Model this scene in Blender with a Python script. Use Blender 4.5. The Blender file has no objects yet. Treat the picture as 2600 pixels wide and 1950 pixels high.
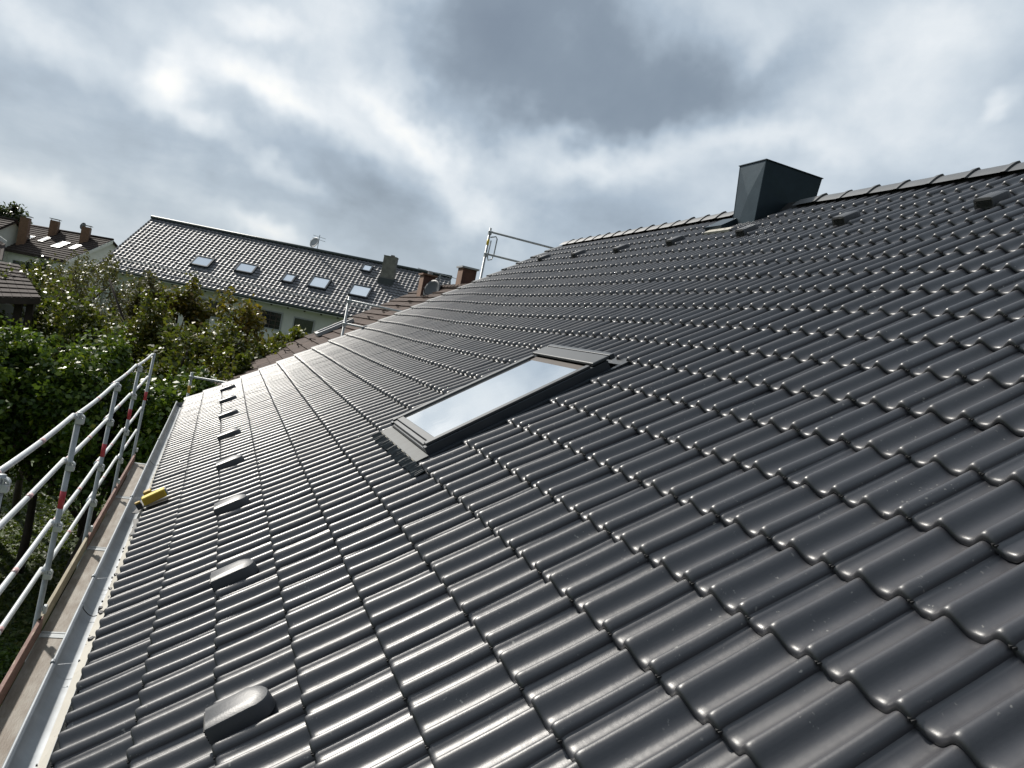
import bpy, math, random
import numpy as np
from mathutils import Vector, Matrix
random.seed(7); rng = np.random.default_rng(7)
PI = math.pi
S = bpy.context.scene
COL = S.collection

# ------------------------------------------------------------------ camera
CW = np.array([4.2872, 0.3475, 8.132]); FPX = 1959.9
M = np.array([[0.34557581701484025, 0.9174240895185778, 0.19725717899618783],
              [0.10583967670069845, 0.17076048366696167, -0.9796115659044238],
              [-0.9324029802239037, 0.3594077032964565, -0.03808917537501935]])
cam = bpy.data.cameras.new('camera'); camo = bpy.data.objects.new('camera', cam); COL.objects.link(camo)
mw = Matrix.Identity(4)
for r in range(3):
    mw[r][0] = M[0][r]; mw[r][1] = -M[1][r]; mw[r][2] = -M[2][r]; mw[r][3] = CW[r]
camo.matrix_world = mw
cam.sensor_width = 36; cam.lens = FPX / 2600 * 36; cam.clip_start = .05; cam.clip_end = 3000
S.camera = camo

def ray(x, y):
    d = M.T @ np.array([(x-1300)/FPX, (y-975)/FPX, 1.0]); return d/np.linalg.norm(d)
def at(x, y, D):            # photo pixel -> point at horizontal distance D from the camera
    d = ray(x, y); return CW + d*(D/math.hypot(d[0], d[1]))

# ------------------------------------------------------------------ sky, sun, exposure
SUN = Vector((-0.72, -0.375, 0.60)).normalized()
S.view_settings.view_transform = 'Standard'; S.view_settings.look = 'None'
S.view_settings.exposure = 0.22; S.view_settings.gamma = 1.0; S.view_settings.use_curve_mapping = False
S.render.engine = 'CYCLES'

class NT:
    def __init__(s, tree): s.t = tree
    def n(s, typ, **kw):
        nd = s.t.nodes.new(typ)
        for k, v in kw.items():
            if k == 'ins':
                for i, val in v.items():
                    if isinstance(val, bpy.types.NodeSocket): s.t.links.new(val, nd.inputs[i])
                    else: nd.inputs[i].default_value = val
            else: setattr(nd, k, v)
        return nd
    def math(s, op, a, b=0.0, c=0.0, clamp=False):
        return s.n('ShaderNodeMath', operation=op, use_clamp=clamp, ins={0: a, 1: b, 2: c}).outputs[0]
    def mix(s, f, a, b):
        nd = s.n('ShaderNodeMix', data_type='RGBA', ins={0: f, 6: a, 7: b}); return nd.outputs[2]
    def ramp(s, f, stops, interp='LINEAR'):
        nd = s.n('ShaderNodeValToRGB', ins={0: f}); cr = nd.color_ramp; cr.interpolation = interp
        while len(cr.elements) < len(stops): cr.elements.new(.5)
        for e, (p, c) in zip(cr.elements, stops):
            e.position = p; e.color = (c[0], c[1], c[2], 1) if not isinstance(c, (int, float)) else (c, c, c, 1)
        return nd.outputs[0]
    def smooth(s, v, a, b, lo=0.0, hi=1.0):
        return s.n('ShaderNodeMapRange', interpolation_type='SMOOTHSTEP', ins={0: v, 1: a, 2: b, 3: lo, 4: hi}).outputs[0]

def srgb(r, g, b):
    return tuple(((c/255)/12.92 if c/255 <= .04045 else ((c/255+.055)/1.055)**2.4) for c in (r, g, b))

W = bpy.data.worlds.new('World'); S.world = W; W.use_nodes = True
wt = W.node_tree; wt.nodes.clear(); g = NT(wt)
sky = g.n('ShaderNodeTexSky', sky_type='NISHITA', sun_disc=False,
          sun_elevation=math.asin(SUN.z), sun_rotation=math.atan2(SUN.x, SUN.y), air_density=1.2, dust_density=2.0)
bg1 = g.n('ShaderNodeBackground', ins={0: sky.outputs[0], 1: 0.10})
tc = g.n('ShaderNodeTexCoord')
vec = tc.outputs['Generated']
sx = g.n('ShaderNodeSeparateXYZ', ins={0: vec})
# azimuth (0 along the far end of the roof) and elevation, in degrees/57
az = g.math('ARCTAN2', sx.outputs[1], g.math('MULTIPLY', sx.outputs[0], -1.0))
el = g.math('ARCSINE', sx.outputs[2])
ae = g.n('ShaderNodeCombineXYZ', ins={0: az, 1: el, 2: 0.0}).outputs[0]
wn = g.n('ShaderNodeTexNoise', ins={'Vector': vec, 'Scale': 3.2, 'Detail': 5.0, 'Roughness': .6})
wv = g.n('ShaderNodeVectorMath', operation='SUBTRACT', ins={0: wn.outputs['Color'], 1: (.5, .5, .5)})
wv2 = g.n('ShaderNodeVectorMath', operation='SCALE', ins={0: wv.outputs[0], 3: .24})
aw = g.n('ShaderNodeVectorMath', operation='ADD', ins={0: ae, 1: wv2.outputs[0]}).outputs[0]
# cloud deck seen in perspective: project the direction on a horizontal layer
dz = g.math('ADD', g.math('MAXIMUM', sx.outputs[2], 0.0), .22)
cp = g.n('ShaderNodeCombineXYZ', ins={0: g.math('DIVIDE', sx.outputs[0], dz), 1: g.math('DIVIDE', sx.outputs[1], dz), 2: 0.0}).outputs[0]
n1 = g.n('ShaderNodeTexNoise', ins={'Vector': cp, 'Scale': 1.15, 'Detail': 8.0, 'Roughness': .52, 'Distortion': .35})
n2 = g.n('ShaderNodeTexNoise', ins={'Vector': cp, 'Scale': 3.6, 'Detail': 7.0, 'Roughness': .55, 'Distortion': .5})
base = g.math('ADD', g.math('MULTIPLY', n1.outputs[0], .42), g.math('MULTIPLY', n2.outputs[0], .16))
base = g.math('ADD', base, .235)          # mean about .5
def azel(px, py):
    d = ray(px, py); return math.atan2(d[1], -d[0]), math.asin(d[2])
K = 2600/2212
def blob(px, py, rx, ry, rot, amp, hard=.0):
    a, e = azel(px*K, py*K)
    mp = g.n('ShaderNodeMapping', vector_type='TEXTURE',
             ins={0: aw, 1: (a, e, 0), 2: (0, 0, math.radians(rot)), 3: (rx*K/FPX, ry*K/FPX, 1)})
    ln = g.n('ShaderNodeVectorMath', operation='LENGTH', ins={0: mp.outputs[0]})
    return g.smooth(ln.outputs[1], hard, 1.0, amp, 0.0)
n3 = g.n('ShaderNodeTexNoise', ins={'Vector': vec, 'Scale': 5.5, 'Detail': 9.0, 'Roughness': .58, 'Distortion': .25})
base = g.math('ADD', base, g.math('MULTIPLY_ADD', n3.outputs[0], .40, -.20))
tot = base
for b in [  # dark (-) and bright (+) cloud masses: pixel centre in the photograph, radii, tilt, strength
    (1200, 120, 430, 230, -4, -.30, .25), (1000, 60, 260, 190, 0, -.12, .1), (1650, 200, 300, 150, 30, -.14, .1), (1480, 230, 260, 130, 10, -.12, .1),
    (130, 240, 360, 170, -8, -.13, .1), (760, 400, 420, 120, -16, -.19, .1), (430, 300, 200, 70, -20, -.06, .1),
    (1080, 560, 420, 90, 0, -.06, .1), (250, 420, 300, 60, 0, -.03, .1),
    (360, 130, 95, 90, 20, .26, .0), (600, 165, 330, 70, -14, .20, .0), (430, 240, 150, 45, -8, .17, .0),
    (620, 345, 110, 40, -10, .17, .0), (800, 190, 160, 80, -30, .12, .0), (930, 300, 300, 75, -38, .24, .0),
    (1060, 400, 190, 85, -50, .12, .0), (1330, 335, 420, 70, 4, .20, .0), (1650, 330, 260, 60, 0, .14, .0),
    (1600, 150, 110, 60, 60, .12, .0), (880, 110, 60, 80, 0, .12, .0), (120, 40, 170, 60, -10, .14, .0), (560, 20, 160, 40, 0, .12, .0),
    (560, 480, 150, 42, -8, .26, .0), (60, 390, 190, 60, -12, .20, .0), (2210, 225, 70, 30, 40, .16, .0),
    (2000, 140, 360, 160, 20, .10, .0), (1950, 60, 500, 80, 0, .06, .0), (2000, 300, 400, 120, 0, .10, .0), (130, 200, 260, 120, 0, .04, .0),
    (500, -650, 900, 520, 0, .42, .0)]:
    tot = g.math('ADD', tot, blob(*b))
cc = g.ramp(tot, [(0.0, srgb(98, 110, 124)), (.26, srgb(128, 141, 155)), (.44, srgb(162, 176, 190)), (.60, srgb(194, 204, 213)),
                  (.74, srgb(222, 227, 231)), (.90, srgb(250, 248, 242)), (1.0, (1.3, 1.27, 1.2))])
hz = g.smooth(sx.outputs[2], .0, .22, .45, 0.0)
cc = g.mix(hz, cc, (*srgb(190, 199, 204), 1))
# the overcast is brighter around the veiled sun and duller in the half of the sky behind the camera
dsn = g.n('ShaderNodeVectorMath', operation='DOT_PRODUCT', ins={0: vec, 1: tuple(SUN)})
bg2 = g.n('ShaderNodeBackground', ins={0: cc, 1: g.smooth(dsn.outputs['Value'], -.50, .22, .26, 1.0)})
cover = g.smooth(tot, .05, .35, .86, .97)
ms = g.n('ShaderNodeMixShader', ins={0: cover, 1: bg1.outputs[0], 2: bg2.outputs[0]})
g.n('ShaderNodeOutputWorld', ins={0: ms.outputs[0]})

sl = bpy.data.lights.new('sun', 'SUN'); sl.energy = 5.0; sl.angle = math.radians(2.5); sl.color = (1.0, .95, .87)
so = bpy.data.objects.new('sun', sl); COL.objects.link(so); so.rotation_euler = SUN.to_track_quat('Z', 'Y').to_euler(); so.location = (0, 0, 30)

# ------------------------------------------------------------------ helpers
def tag(o, label=None, cat=None, group=None, kind=None):
    for k, v in (('label', label), ('category', cat), ('group', group), ('kind', kind)):
        if v: o[k] = v
    return o
def link(o, parent=None):
    COL.objects.link(o)
    if parent: o.parent = parent; o.matrix_parent_inverse = parent.matrix_world.inverted()
    return o
def empty(name, loc=(0, 0, 0), **kw):
    o = bpy.data.objects.new(name, None); o.location = loc; o.empty_display_size = .2; COL.objects.link(o)
    o.matrix_world = Matrix.Translation(loc)
    return tag(o, **kw)
def mesh_data(name, V, F, mat, smooth=False, mats=None, midx=None):
    me = bpy.data.meshes.new(name); me.from_pydata([tuple(v) for v in V], [], F)
    for m_ in (mats or [mat]): me.materials.append(m_)
    if midx is not None: me.polygons.foreach_set('material_index', midx)
    if smooth is True: me.shade_smooth()
    elif smooth:
        me.shade_smooth(); me.set_sharp_from_angle(angle=math.radians(smooth))
    me.update(); return me
def add(name, me, parent=None, mat4=None):
    o = bpy.data.objects.new(name, me); COL.objects.link(o)
    if mat4 is not None: o.matrix_world = mat4
    if parent:
        o.parent = parent
        o.matrix_parent_inverse = parent.matrix_world.inverted()
    return o
class MB:
    def __init__(s): s.V = []; s.F = []
    def raw(s, V, F):
        k = len(s.V); s.V += [tuple(v) for v in V]; s.F += [tuple(i+k for i in f) for f in F]; return s
    def box(s, lo, hi, T=None):
        x0, y0, z0 = lo; x1, y1, z1 = hi
        V = [(x0,y0,z0),(x1,y0,z0),(x1,y1,z0),(x0,y1,z0),(x0,y0,z1),(x1,y0,z1),(x1,y1,z1),(x0,y1,z1)]
        if T is not None: V = [tuple(T @ Vector(v)) for v in V]
        return s.raw(V, [(0,3,2,1),(4,5,6,7),(0,1,5,4),(1,2,6,5),(2,3,7,6),(3,0,4,7)])
    def prism(s, ring0, ring1, caps=True):
        n = len(ring0); F = [(i, (i+1) % n, n+(i+1) % n, n+i) for i in range(n)]
        if caps: F += [tuple(range(n-1, -1, -1)), tuple(range(n, 2*n))]
        return s.raw(list(ring0)+list(ring1), F)
    def tube(s, pts, r, n=12, caps=True, rs=None):
        P = [Vector(p) for p in pts]; rings = []; up = None
        for i, p in enumerate(P):
            d = (P[min(i+1, len(P)-1)]-P[max(i-1, 0)]).normalized()
            if up is None: up = d.orthogonal().normalized()
            a = (up - d*up.dot(d)).normalized(); up = a; b = d.cross(a)
            rr = rs[i] if rs else r
            rings.append([p + (a*math.cos(2*PI*k/n)+b*math.sin(2*PI*k/n))*rr for k in range(n)])
        V = [v for rg in rings for v in rg]; F = []
        for i in range(len(P)-1):
            for k in range(n): F.append((i*n+k, i*n+(k+1) % n, (i+1)*n+(k+1) % n, (i+1)*n+k))
        if caps: F += [tuple(range(n-1, -1, -1)), tuple((len(P)-1)*n+k for k in range(n))]
        return s.raw(V, F)
    def slab(s, quad, t):   # quad pts, thickness vector
        q = [Vector(v) for v in quad]; t = Vector(t); return s.prism(q, [v+t for v in q])
    def me(s, name, mat, smooth=False): return mesh_data(name, s.V, s.F, mat, smooth)
    def build(s, name, mat, parent=None, smooth=False, bevel=0):
        o = add(name, s.me(name, mat, smooth), parent)
        if bevel:
            b = o.modifiers.new('bevel', 'BEVEL'); b.width = bevel; b.segments = 2; b.limit_method = 'ANGLE'; b.angle_limit = .6
        return o

def mat(name, col, rough=.6, metal=0.0, var=.25, vscale=6.0, bump=0.0, bscale=60.0, col2=None, spec=.5, coat=0.0,
        dirt=None, objvar=0.0, stretch=(1, 1, 1), rvar=0.0, coord='Object'):
    m = bpy.data.materials.new(name); m.use_nodes = True; t = m.node_tree; t.nodes.clear(); q = NT(t)
    tc = q.n('ShaderNodeTexCoord'); 
    mp = q.n('ShaderNodeMapping', ins={0: tc.outputs[coord], 3: stretch}).outputs[0]
    if objvar:
        oi = q.n('ShaderNodeObjectInfo')
        off = q.n('ShaderNodeVectorMath', operation='SCALE', ins={0: (37.0, 19.0, 53.0), 3: oi.outputs['Random']})
        mp = q.n('ShaderNodeVectorMath', operation='ADD', ins={0: mp, 1: off.outputs[0]}).outputs[0]
    nz = q.n('ShaderNodeTexNoise', ins={'Vector': mp, 'Scale': vscale, 'Detail': 6.0, 'Roughness': .6})
    c2 = col2 or tuple(c*(1-var) for c in col)
    f = q.smooth(nz.outputs[0], .3, .7)
    c = q.mix(f, (*c2, 1), (*col, 1))
    if dirt:
        dn_ = q.n('ShaderNodeTexNoise', ins={'Vector': mp, 'Scale': dirt[1], 'Detail': 8.0, 'Roughness': .7})
        c = q.mix(q.smooth(dn_.outputs[0], dirt[2], dirt[2]+.12, 0, dirt[3]), c, (*dirt[0], 1))
    if objvar:
        hv = q.n('ShaderNodeHueSaturation', ins={2: q.math('MULTIPLY_ADD', oi.outputs['Random'], objvar*2, 1-objvar), 4: c}); c = hv.outputs[0]
    bs = q.n('ShaderNodeBsdfPrincipled', ins={'Base Color': c, 'Roughness': rough, 'Metallic': metal, 'Specular IOR Level': spec, 'Coat Weight': coat})
    if rvar: t.links.new(q.math('MULTIPLY_ADD', nz.outputs[0], rvar*2, rough-rvar), bs.inputs['Roughness'])
    if bump:
        bn = q.n('ShaderNodeTexNoise', ins={'Vector': mp, 'Scale': bscale, 'Detail': 4.0, 'Roughness': .6})
        bp = q.n('ShaderNodeBump', ins={'Strength': 1.0, 'Distance': bump, 'Height': bn.outputs[0]})
        t.links.new(bp.outputs[0], bs.inputs['Normal'])
    q.n('ShaderNodeOutputMaterial', ins={0: bs.outputs[0]})
    return m

# ------------------------------------------------------------------ materials
def tile_material():
    m = bpy.data.materials.new('anthracite_tile'); m.use_nodes = True; t = m.node_tree; t.nodes.clear(); q = NT(t)
    tc = q.n('ShaderNodeTexCoord'); oi = q.n('ShaderNodeObjectInfo')
    geo = q.n('ShaderNodeNewGeometry')
    pos = geo.outputs['Position']
    n_big = q.n('ShaderNodeTexNoise', ins={'Vector': pos, 'Scale': 7.0, 'Detail': 5.0, 'Roughness': .6})
    n_str = q.n('ShaderNodeTexNoise', ins={'Vector': q.n('ShaderNodeMapping', ins={0: pos, 3: (60, 9, 9)}).outputs[0], 'Scale': 1.0, 'Detail': 4.0})
    col = q.mix(n_big.outputs[0], (.020, .021, .027, 1), (.034, .034, .040, 1))
    col = q.mix(q.math('MULTIPLY', oi.outputs['Random'], .35), col, (.038, .037, .041, 1))
    # sparse pale specks and scuffs of dust
    sp = q.n('ShaderNodeTexNoise', ins={'Vector': pos, 'Scale': 55.0, 'Detail': 2.0})
    scf = q.n('ShaderNodeTexNoise', ins={'Vector': pos, 'Scale': 5.0, 'Detail': 6.0, 'Roughness': .75})
    fs = q.math('MULTIPLY', q.smooth(sp.outputs[0], .66, .72), q.smooth(scf.outputs[0], .5, .62))
    col = q.mix(q.math('MULTIPLY', fs, .5), col, (.35, .34, .31, 1))
    vo = q.n('ShaderNodeTexVoronoi', ins={'Vector': pos, 'Scale': 3.3})
    vr = q.n('ShaderNodeSeparateColor', ins={0: vo.outputs['Color']}).outputs[0]
    rg = q.math('ADD', q.math('MULTIPLY_ADD', n_big.outputs[0], .12, .29), q.math('MULTIPLY_ADD', oi.outputs['Random'], .06, q.math('MULTIPLY', vr, .06)))
    rg = q.math('ADD', rg, q.math('MULTIPLY', n_str.outputs[0], .05))
    rg = q.math('ADD', rg, q.math('MULTIPLY', q.smooth(scf.outputs[0], .55, .7), .06))
    gr = q.n('ShaderNodeTexNoise', ins={'Vector': pos, 'Scale': 420.0, 'Detail': 3.0, 'Roughness': .6})
    g2 = q.n('ShaderNodeTexNoise', ins={'Vector': pos, 'Scale': 38.0, 'Detail': 3.0})
    h = q.math('ADD', q.math('MULTIPLY', gr.outputs[0], .45), q.math('MULTIPLY', g2.outputs[0], 1.1))
    bp = q.n('ShaderNodeBump', ins={'Strength': .55, 'Distance': .0012, 'Height': h})
    bs = q.n('ShaderNodeBsdfPrincipled', ins={'Base Color': col, 'Roughness': rg, 'Specular IOR Level': .78, 'Normal': bp.outputs[0]})
    q.n('ShaderNodeOutputMaterial', ins={0: bs.outputs[0]})
    return m
M_TILE = tile_material()
M_RIDGE = mat('ridge_tile_grey', (.085, .088, .092), .46, var=.2, bump=.0006, bscale=200, spec=.7, objvar=.15)
M_VENT = mat('vent_hood', (.042, .044, .050), .46, var=.2, bump=.0006, bscale=120, spec=.6)
M_DARK = mat('dark_gap', (.012, .012, .013), .8, var=.1)
M_ZINC = mat('zinc_gutter', (.27, .29, .31), .6, .25, var=.25, vscale=5, dirt=((.20, .20, .19), 9, .60, .5), bump=.0006, bscale=30)
M_CREAM = mat('cream_eave_strip', (.40, .375, .32), .7, var=.12, dirt=((.10, .09, .07), 60, .62, .8))
M_GALV = mat('galvanised_tube', (.33, .35, .36), .48, .30, var=.22, vscale=12, dirt=((.30, .28, .26), 25, .6, .4))
M_PAINTW = mat('pale_grey_rail', (.50, .52, .53), .42, .10, var=.15, vscale=14, dirt=((.34, .33, .31), 30, .58, .5), bump=.0005, bscale=60)
M_RED = mat('red_marking', (.42, .03, .045), .45, var=.3, vscale=18, dirt=((.5, .45, .44), 25, .62, .6))
M_FADED = mat('faded_red_marking', (.50, .31, .31), .45, var=.3, vscale=22, dirt=((.55, .54, .53), 20, .50, .8))
M_DECK = mat('worn_plywood_deck', (.31, .285, .25), .8, var=.35, vscale=3, col2=(.20, .165, .135), dirt=((.09, .07, .05), 14, .60, .7),
             bump=.004, bscale=25, stretch=(1, 4, 4))
M_TOE = mat('red_brown_toe_board', (.20, .10, .08), .75, var=.35, vscale=7, dirt=((.42, .34, .26), 16, .55, .6), bump=.001, bscale=50, stretch=(.5, 4, 4))
M_TOE2 = mat('bare_wood_toe_board', (.34, .29, .20), .75, var=.4, vscale=7, dirt=((.12, .10, .07), 18, .55, .6), bump=.001, bscale=50, stretch=(.5, 4, 4))
M_CLAD = mat('slate_blue_sheet_metal', (.034, .052, .064), .34, .6, var=.2, vscale=4, bump=.002, bscale=5, dirt=((.15, .17, .18), 9, .68, .25))
M_SKYF = mat('anthracite_window_frame', (.030, .036, .044), .36, .15, var=.1, vscale=10)
M_SKYF2 = mat('grey_window_sash', (.045, .050, .056), .42, .05, spec=.35, var=.1, vscale=10)
M_LEAD = mat('grey_lead_apron', (.06, .068, .072), .62, .0, spec=.35, var=.3, vscale=14, bump=.001, bscale=80)
M_WALL = mat('white_render', (.66, .66, .63), .85, var=.08, vscale=3, dirt=((.45, .44, .41), 1.2, .6, .4), bump=.002, bscale=60)
M_WALL2 = mat('greyish_render', (.52, .53, .50), .85, var=.08, vscale=2, bump=.002, bscale=60)
M_BROWN = mat('brown_flat_tile', (.060, .036, .027), .80, spec=.15, var=.35, vscale=5, objvar=.18, dirt=((.16, .13, .10), 12, .6, .4), bump=.001, bscale=60)
M_BROWN2 = mat('dark_brown_roof', (.050, .038, .034), .85, spec=.12, var=.35, vscale=2, dirt=((.11, .08, .06), 2, .6, .5), bump=.003, bscale=20)
M_BRICK = mat('orange_brown_cladding', (.19, .105, .065), .8, var=.3, vscale=6, bump=.001, bscale=60)
M_BRICKD = mat('shaded_cladding', (.10, .045, .032), .8, var=.3, vscale=6, bump=.001, bscale=60)  # darker copy of the chimney cladding, shade put into the colour
M_STONE = mat('grey_render_chimney', (.20, .19, .17), .85, var=.35, vscale=3, bump=.003, bscale=30)
M_GUTD = mat('dark_gutter', (.06, .075, .075), .5, .2)
M_DGLASS = mat('dark_window_glass', (.015, .018, .02), .08, var=.2, vscale=3, spec=.9)
M_WOOD = mat('dark_timber', (.045, .032, .025), .75, var=.3)
M_BLACK = mat('black_webbing', (.02, .02, .022), .6, var=.3)
M_YELLOW = mat('yellow_plastic', (.70, .50, .03), .42, var=.12, vscale=20, dirt=((.35, .26, .05), 20, .62, .5), spec=.5)
M_YELD = mat('ochre_plastic', (.42, .26, .02), .5, var=.2)
M_DISH = mat('grey_dish', (.30, .31, .32), .5, .1, var=.1)
M_DISHD = mat('dark_dish', (.065, .07, .075), .5, .1, var=.1)
M_NET = mat('green_ivy', (.015, .06, .035), .7, var=.5, vscale=3, bump=.02, bscale=6)
def glass_mat(name, rough=.02, tint=(.75, .80, .82), met=.85):
    return mat(name, tint, rough, met, var=.03, vscale=1.2, bump=.0008, bscale=1.6)
M_GLASS = glass_mat('sky_reflecting_glass', .03, (.93, .95, .96), .95)
M_GLASS2 = glass_mat('pale_far_window_glass', .10, (.93, .95, .97), .95)

# ------------------------------------------------------------------ ground
def ground_mat():
    m = bpy.data.materials.new('lawn'); m.use_nodes = True; t = m.node_tree; t.nodes.clear(); q = NT(t)
    pos = q.n('ShaderNodeNewGeometry').outputs['Position']
    a = q.n('ShaderNodeTexNoise', ins={'Vector': pos, 'Scale': .9, 'Detail': 8.0, 'Roughness': .65})
    b = q.n('ShaderNodeTexNoise', ins={'Vector': pos, 'Scale': 14.0, 'Detail': 6.0, 'Roughness': .7})
    c = q.ramp(a.outputs[0], [(.3, (.020, .036, .008)), (.5, (.050, .085, .014)), (.68, (.09, .13, .022))])
    c = q.mix(q.smooth(b.outputs[0], .52, .66), c, (.085, .085, .028, 1))
    bp = q.n('ShaderNodeBump', ins={'Strength': 1.0, 'Distance': .05, 'Height': b.outputs[0]})
    bs = q.n('ShaderNodeBsdfPrincipled', ins={'Base Color': c, 'Roughness': .8, 'Normal': bp.outputs[0]})
    q.n('ShaderNodeOutputMaterial', ins={0: bs.outputs[0]}); return m
M_LAWN = ground_mat()
N = 40; V = []; F = []
for i in range(N+1):
    for j in range(N+1):
        x = -1500+3000*i/N; y = -1500+3000*j/N; V.append((x, y, 0))
for i in range(N):
    for j in range(N): k = i*(N+1)+j; F.append((k, k+N+1, k+N+2, k+1))
tag(add('lawn', mesh_data('lawn', V, F, M_LAWN)), kind='structure')
# tufts of grass and fallen leaves near the scaffold
def quads(P, Nrm, size, aspect=1.6, rs=None):
    """leaf quads: centres P, normals Nrm, sizes"""
    n = len(P); t = rng.normal(size=(n, 3)); t -= (t*Nrm).sum(1)[:, None]*Nrm; t /= np.linalg.norm(t, axis=1)[:, None]
    b = np.cross(Nrm, t); s = np.asarray(size).reshape(-1, 1)
    V = np.empty((n, 4, 3))
    V[:, 0] = P - t*s*aspect*.5; V[:, 1] = P - b*s*.5 + Nrm*s*.08; V[:, 2] = P + t*s*aspect*.5 - Nrm*s*.15; V[:, 3] = P + b*s*.5 + Nrm*s*.08
    return V.reshape(-1, 3)
def leaf_mesh(name, V, mat_, rnd):
    n = len(V)//4; me = bpy.data.meshes.new(name)
    me.vertices.add(len(V)); me.vertices.foreach_set('co', V.astype(np.float32).ravel())
    me.loops.add(4*n); me.loops.foreach_set('vertex_index', np.arange(4*n, dtype=np.int32))
    me.polygons.add(n); me.polygons.foreach_set('loop_start', np.arange(0, 4*n, 4, dtype=np.int32))
    me.polygons.foreach_set('loop_total', np.full(n, 4, dtype=np.int32))
    at_ = me.attributes.new('rnd', 'FLOAT', 'FACE'); at_.data.foreach_set('value', rnd.astype(np.float32))
    me.materials.append(mat_); me.update(calc_edges=True); me.validate(); return me
def leaf_mat(name, cols, rough=.42, trans=.35, spec=.5):
    m = bpy.data.materials.new(name); m.use_nodes = True; t = m.node_tree; t.nodes.clear(); q = NT(t)
    a = q.n('ShaderNodeAttribute', attribute_name='rnd')
    c = q.ramp(a.outputs['Fac'], [(i/(len(cols)-1), k) for i, k in enumerate(cols)])
    bs = q.n('ShaderNodeBsdfPrincipled', ins={'Base Color': c, 'Roughness': rough, 'Specular IOR Level': spec})
    tr = q.n('ShaderNodeBsdfTranslucent', ins={0: q.mix(.5, c, (.10, .14, .01, 1))})
    mx = q.n('ShaderNodeMixShader', ins={0: trans, 1: bs.outputs[0], 2: tr.outputs[0]})
    q.n('ShaderNodeOutputMaterial', ins={0: mx.outputs[0]}); return m
M_LEAFG = leaf_mat('green_leaf', [(.022, .050, .010), (.045, .095, .012), (.080, .140, .014), (.13, .185, .016), (.24, .25, .02)], trans=.42)
M_LEAFG2 = leaf_mat('olive_leaf', [(.025, .040, .010), (.055, .075, .012), (.10, .11, .014), (.16, .14, .018), (.25, .18, .02)], trans=.42)
M_LEAFO = leaf_mat('ochre_leaf', [(.055, .045, .012), (.10, .085, .014), (.18, .12, .014), (.30, .17, .016), (.06, .08, .014)], trans=.42)
M_LEAFB = leaf_mat('brown_leaf', [(.050, .042, .016), (.095, .075, .030), (.12, .085, .035), (.07, .08, .022), (.15, .11, .05)])
M_LEAFD = leaf_mat('dark_leaf', [(.008, .014, .008), (.015, .024, .012), (.026, .034, .018), (.045, .045, .028)], rough=.28)
M_BARK = mat('bark', (.055, .042, .032), .85, var=.4, vscale=8, bump=.01, bscale=20)
M_GRASS = leaf_mat('grass_blade', [(.015, .03, .006), (.035, .065, .010), (.07, .10, .014), (.12, .12, .03)], rough=.5)
n = 42000
P = np.stack([rng.uniform(-30, -6, n), rng.uniform(-11, -1.2, n), np.full(n, .03)], 1)
nn_ = rng.normal(size=(n, 3)); nn_[:, 2] = np.abs(nn_[:, 2])+.4; nn_ /= np.linalg.norm(nn_, axis=1)[:, None]
tag(add('grass', leaf_mesh('grass', quads(P, nn_, rng.uniform(.03, .10, n), 2.2), M_GRASS, rng.random(n))),
    'short dark grass with fallen leaves below the scaffold', 'grass', kind='stuff')

# ------------------------------------------------------------------ the tiled roof (roof frame: u = .3 j, v = gauge * i, n)
AL = math.radians(34); CA, SA = math.cos(AL), math.sin(AL); H0 = 6.2; GA = .33527
JN = np.array([-34.5, -31, -28, -24, -20, -15, -10, -5, 0, 4, 12.]); IN_ = np.array([0, 3, 7, 11, 15, 19, 23.])
DD = np.array([[0.035, 0.034, 0.032, 0.033, 0.032, 0.023, 0.013, 0.003, -0.005, -0.025, -0.045],
 [0.004, 0.017, 0.02, 0.02, 0.018, 0.012, 0.006, -0.002, -0.007, -0.015, -0.035],
 [-0.006, 0.005, 0.011, 0.005, -0.001, -0.006, -0.005, 0.002, 0.013, 0.005, 0.003],
 [-0.018, -0.004, 0.001, -0.016, -0.031, -0.028, -0.022, 0.005, 0.01, -0.004, 0.001],
 [-0.025, -0.005, 0.001, -0.021, -0.037, -0.025, -0.001, 0.009, 0.02, 0.005, -0.002],
 [-0.028, -0.01, -0.008, -0.016, -0.015, 0.003, 0.023, 0.019, 0.022, 0.012, 0.002],
 [-0.022, -0.016, -0.011, -0.005, 0.005, 0.019, 0.025, 0.019, 0.02, 0.016, 0.008]])
def sag(i, j):
    i = min(max(i, 0), 22.999); j = min(max(j, -34.5), 11.999)
    a = int(np.searchsorted(IN_, i, side='right')-1); b = int(np.searchsorted(JN, j, side='right')-1)
    s = (i-IN_[a])/(IN_[a+1]-IN_[a]); t = (j-JN[b])/(JN[b+1]-JN[b])
    return DD[a, b]*(1-s)*(1-t)+DD[a+1, b]*s*(1-t)+DD[a, b+1]*(1-s)*t+DD[a+1, b+1]*s*t
def RF(u, v, n):            # roof frame -> world
    return Vector((u, v*CA-n*SA, H0+v*SA+n*CA))
def SP(i, j, n=0.0): return RF(.3*j, GA*i, n+sag(i, j))
def frame(i, j, jit=0.0, n=0.0):
    o = SP(i, j, n); x = (SP(i, j)-SP(i, j-1)).normalized(); y = (SP(i+1, j)-SP(i, j)).normalized()
    z = x.cross(y).normalized(); y = z.cross(x)
    Mx = Matrix(((x.x, y.x, z.x, o.x), (x.y, y.y, z.y, o.y), (x.z, y.z, z.z, o.z), (0, 0, 0, 1)))
    if jit:
        Mx = Mx @ Matrix.Translation((random.gauss(0, .0006), random.gauss(0, .0015), random.gauss(0, .0006))) \
            @ Matrix.Rotation(random.gauss(0, jit), 4, 'X') @ Matrix.Rotation(random.gauss(0, jit), 4, 'Y') @ Matrix.Rotation(random.gauss(0, jit*.6), 4, 'Z')
    return Mx

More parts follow.
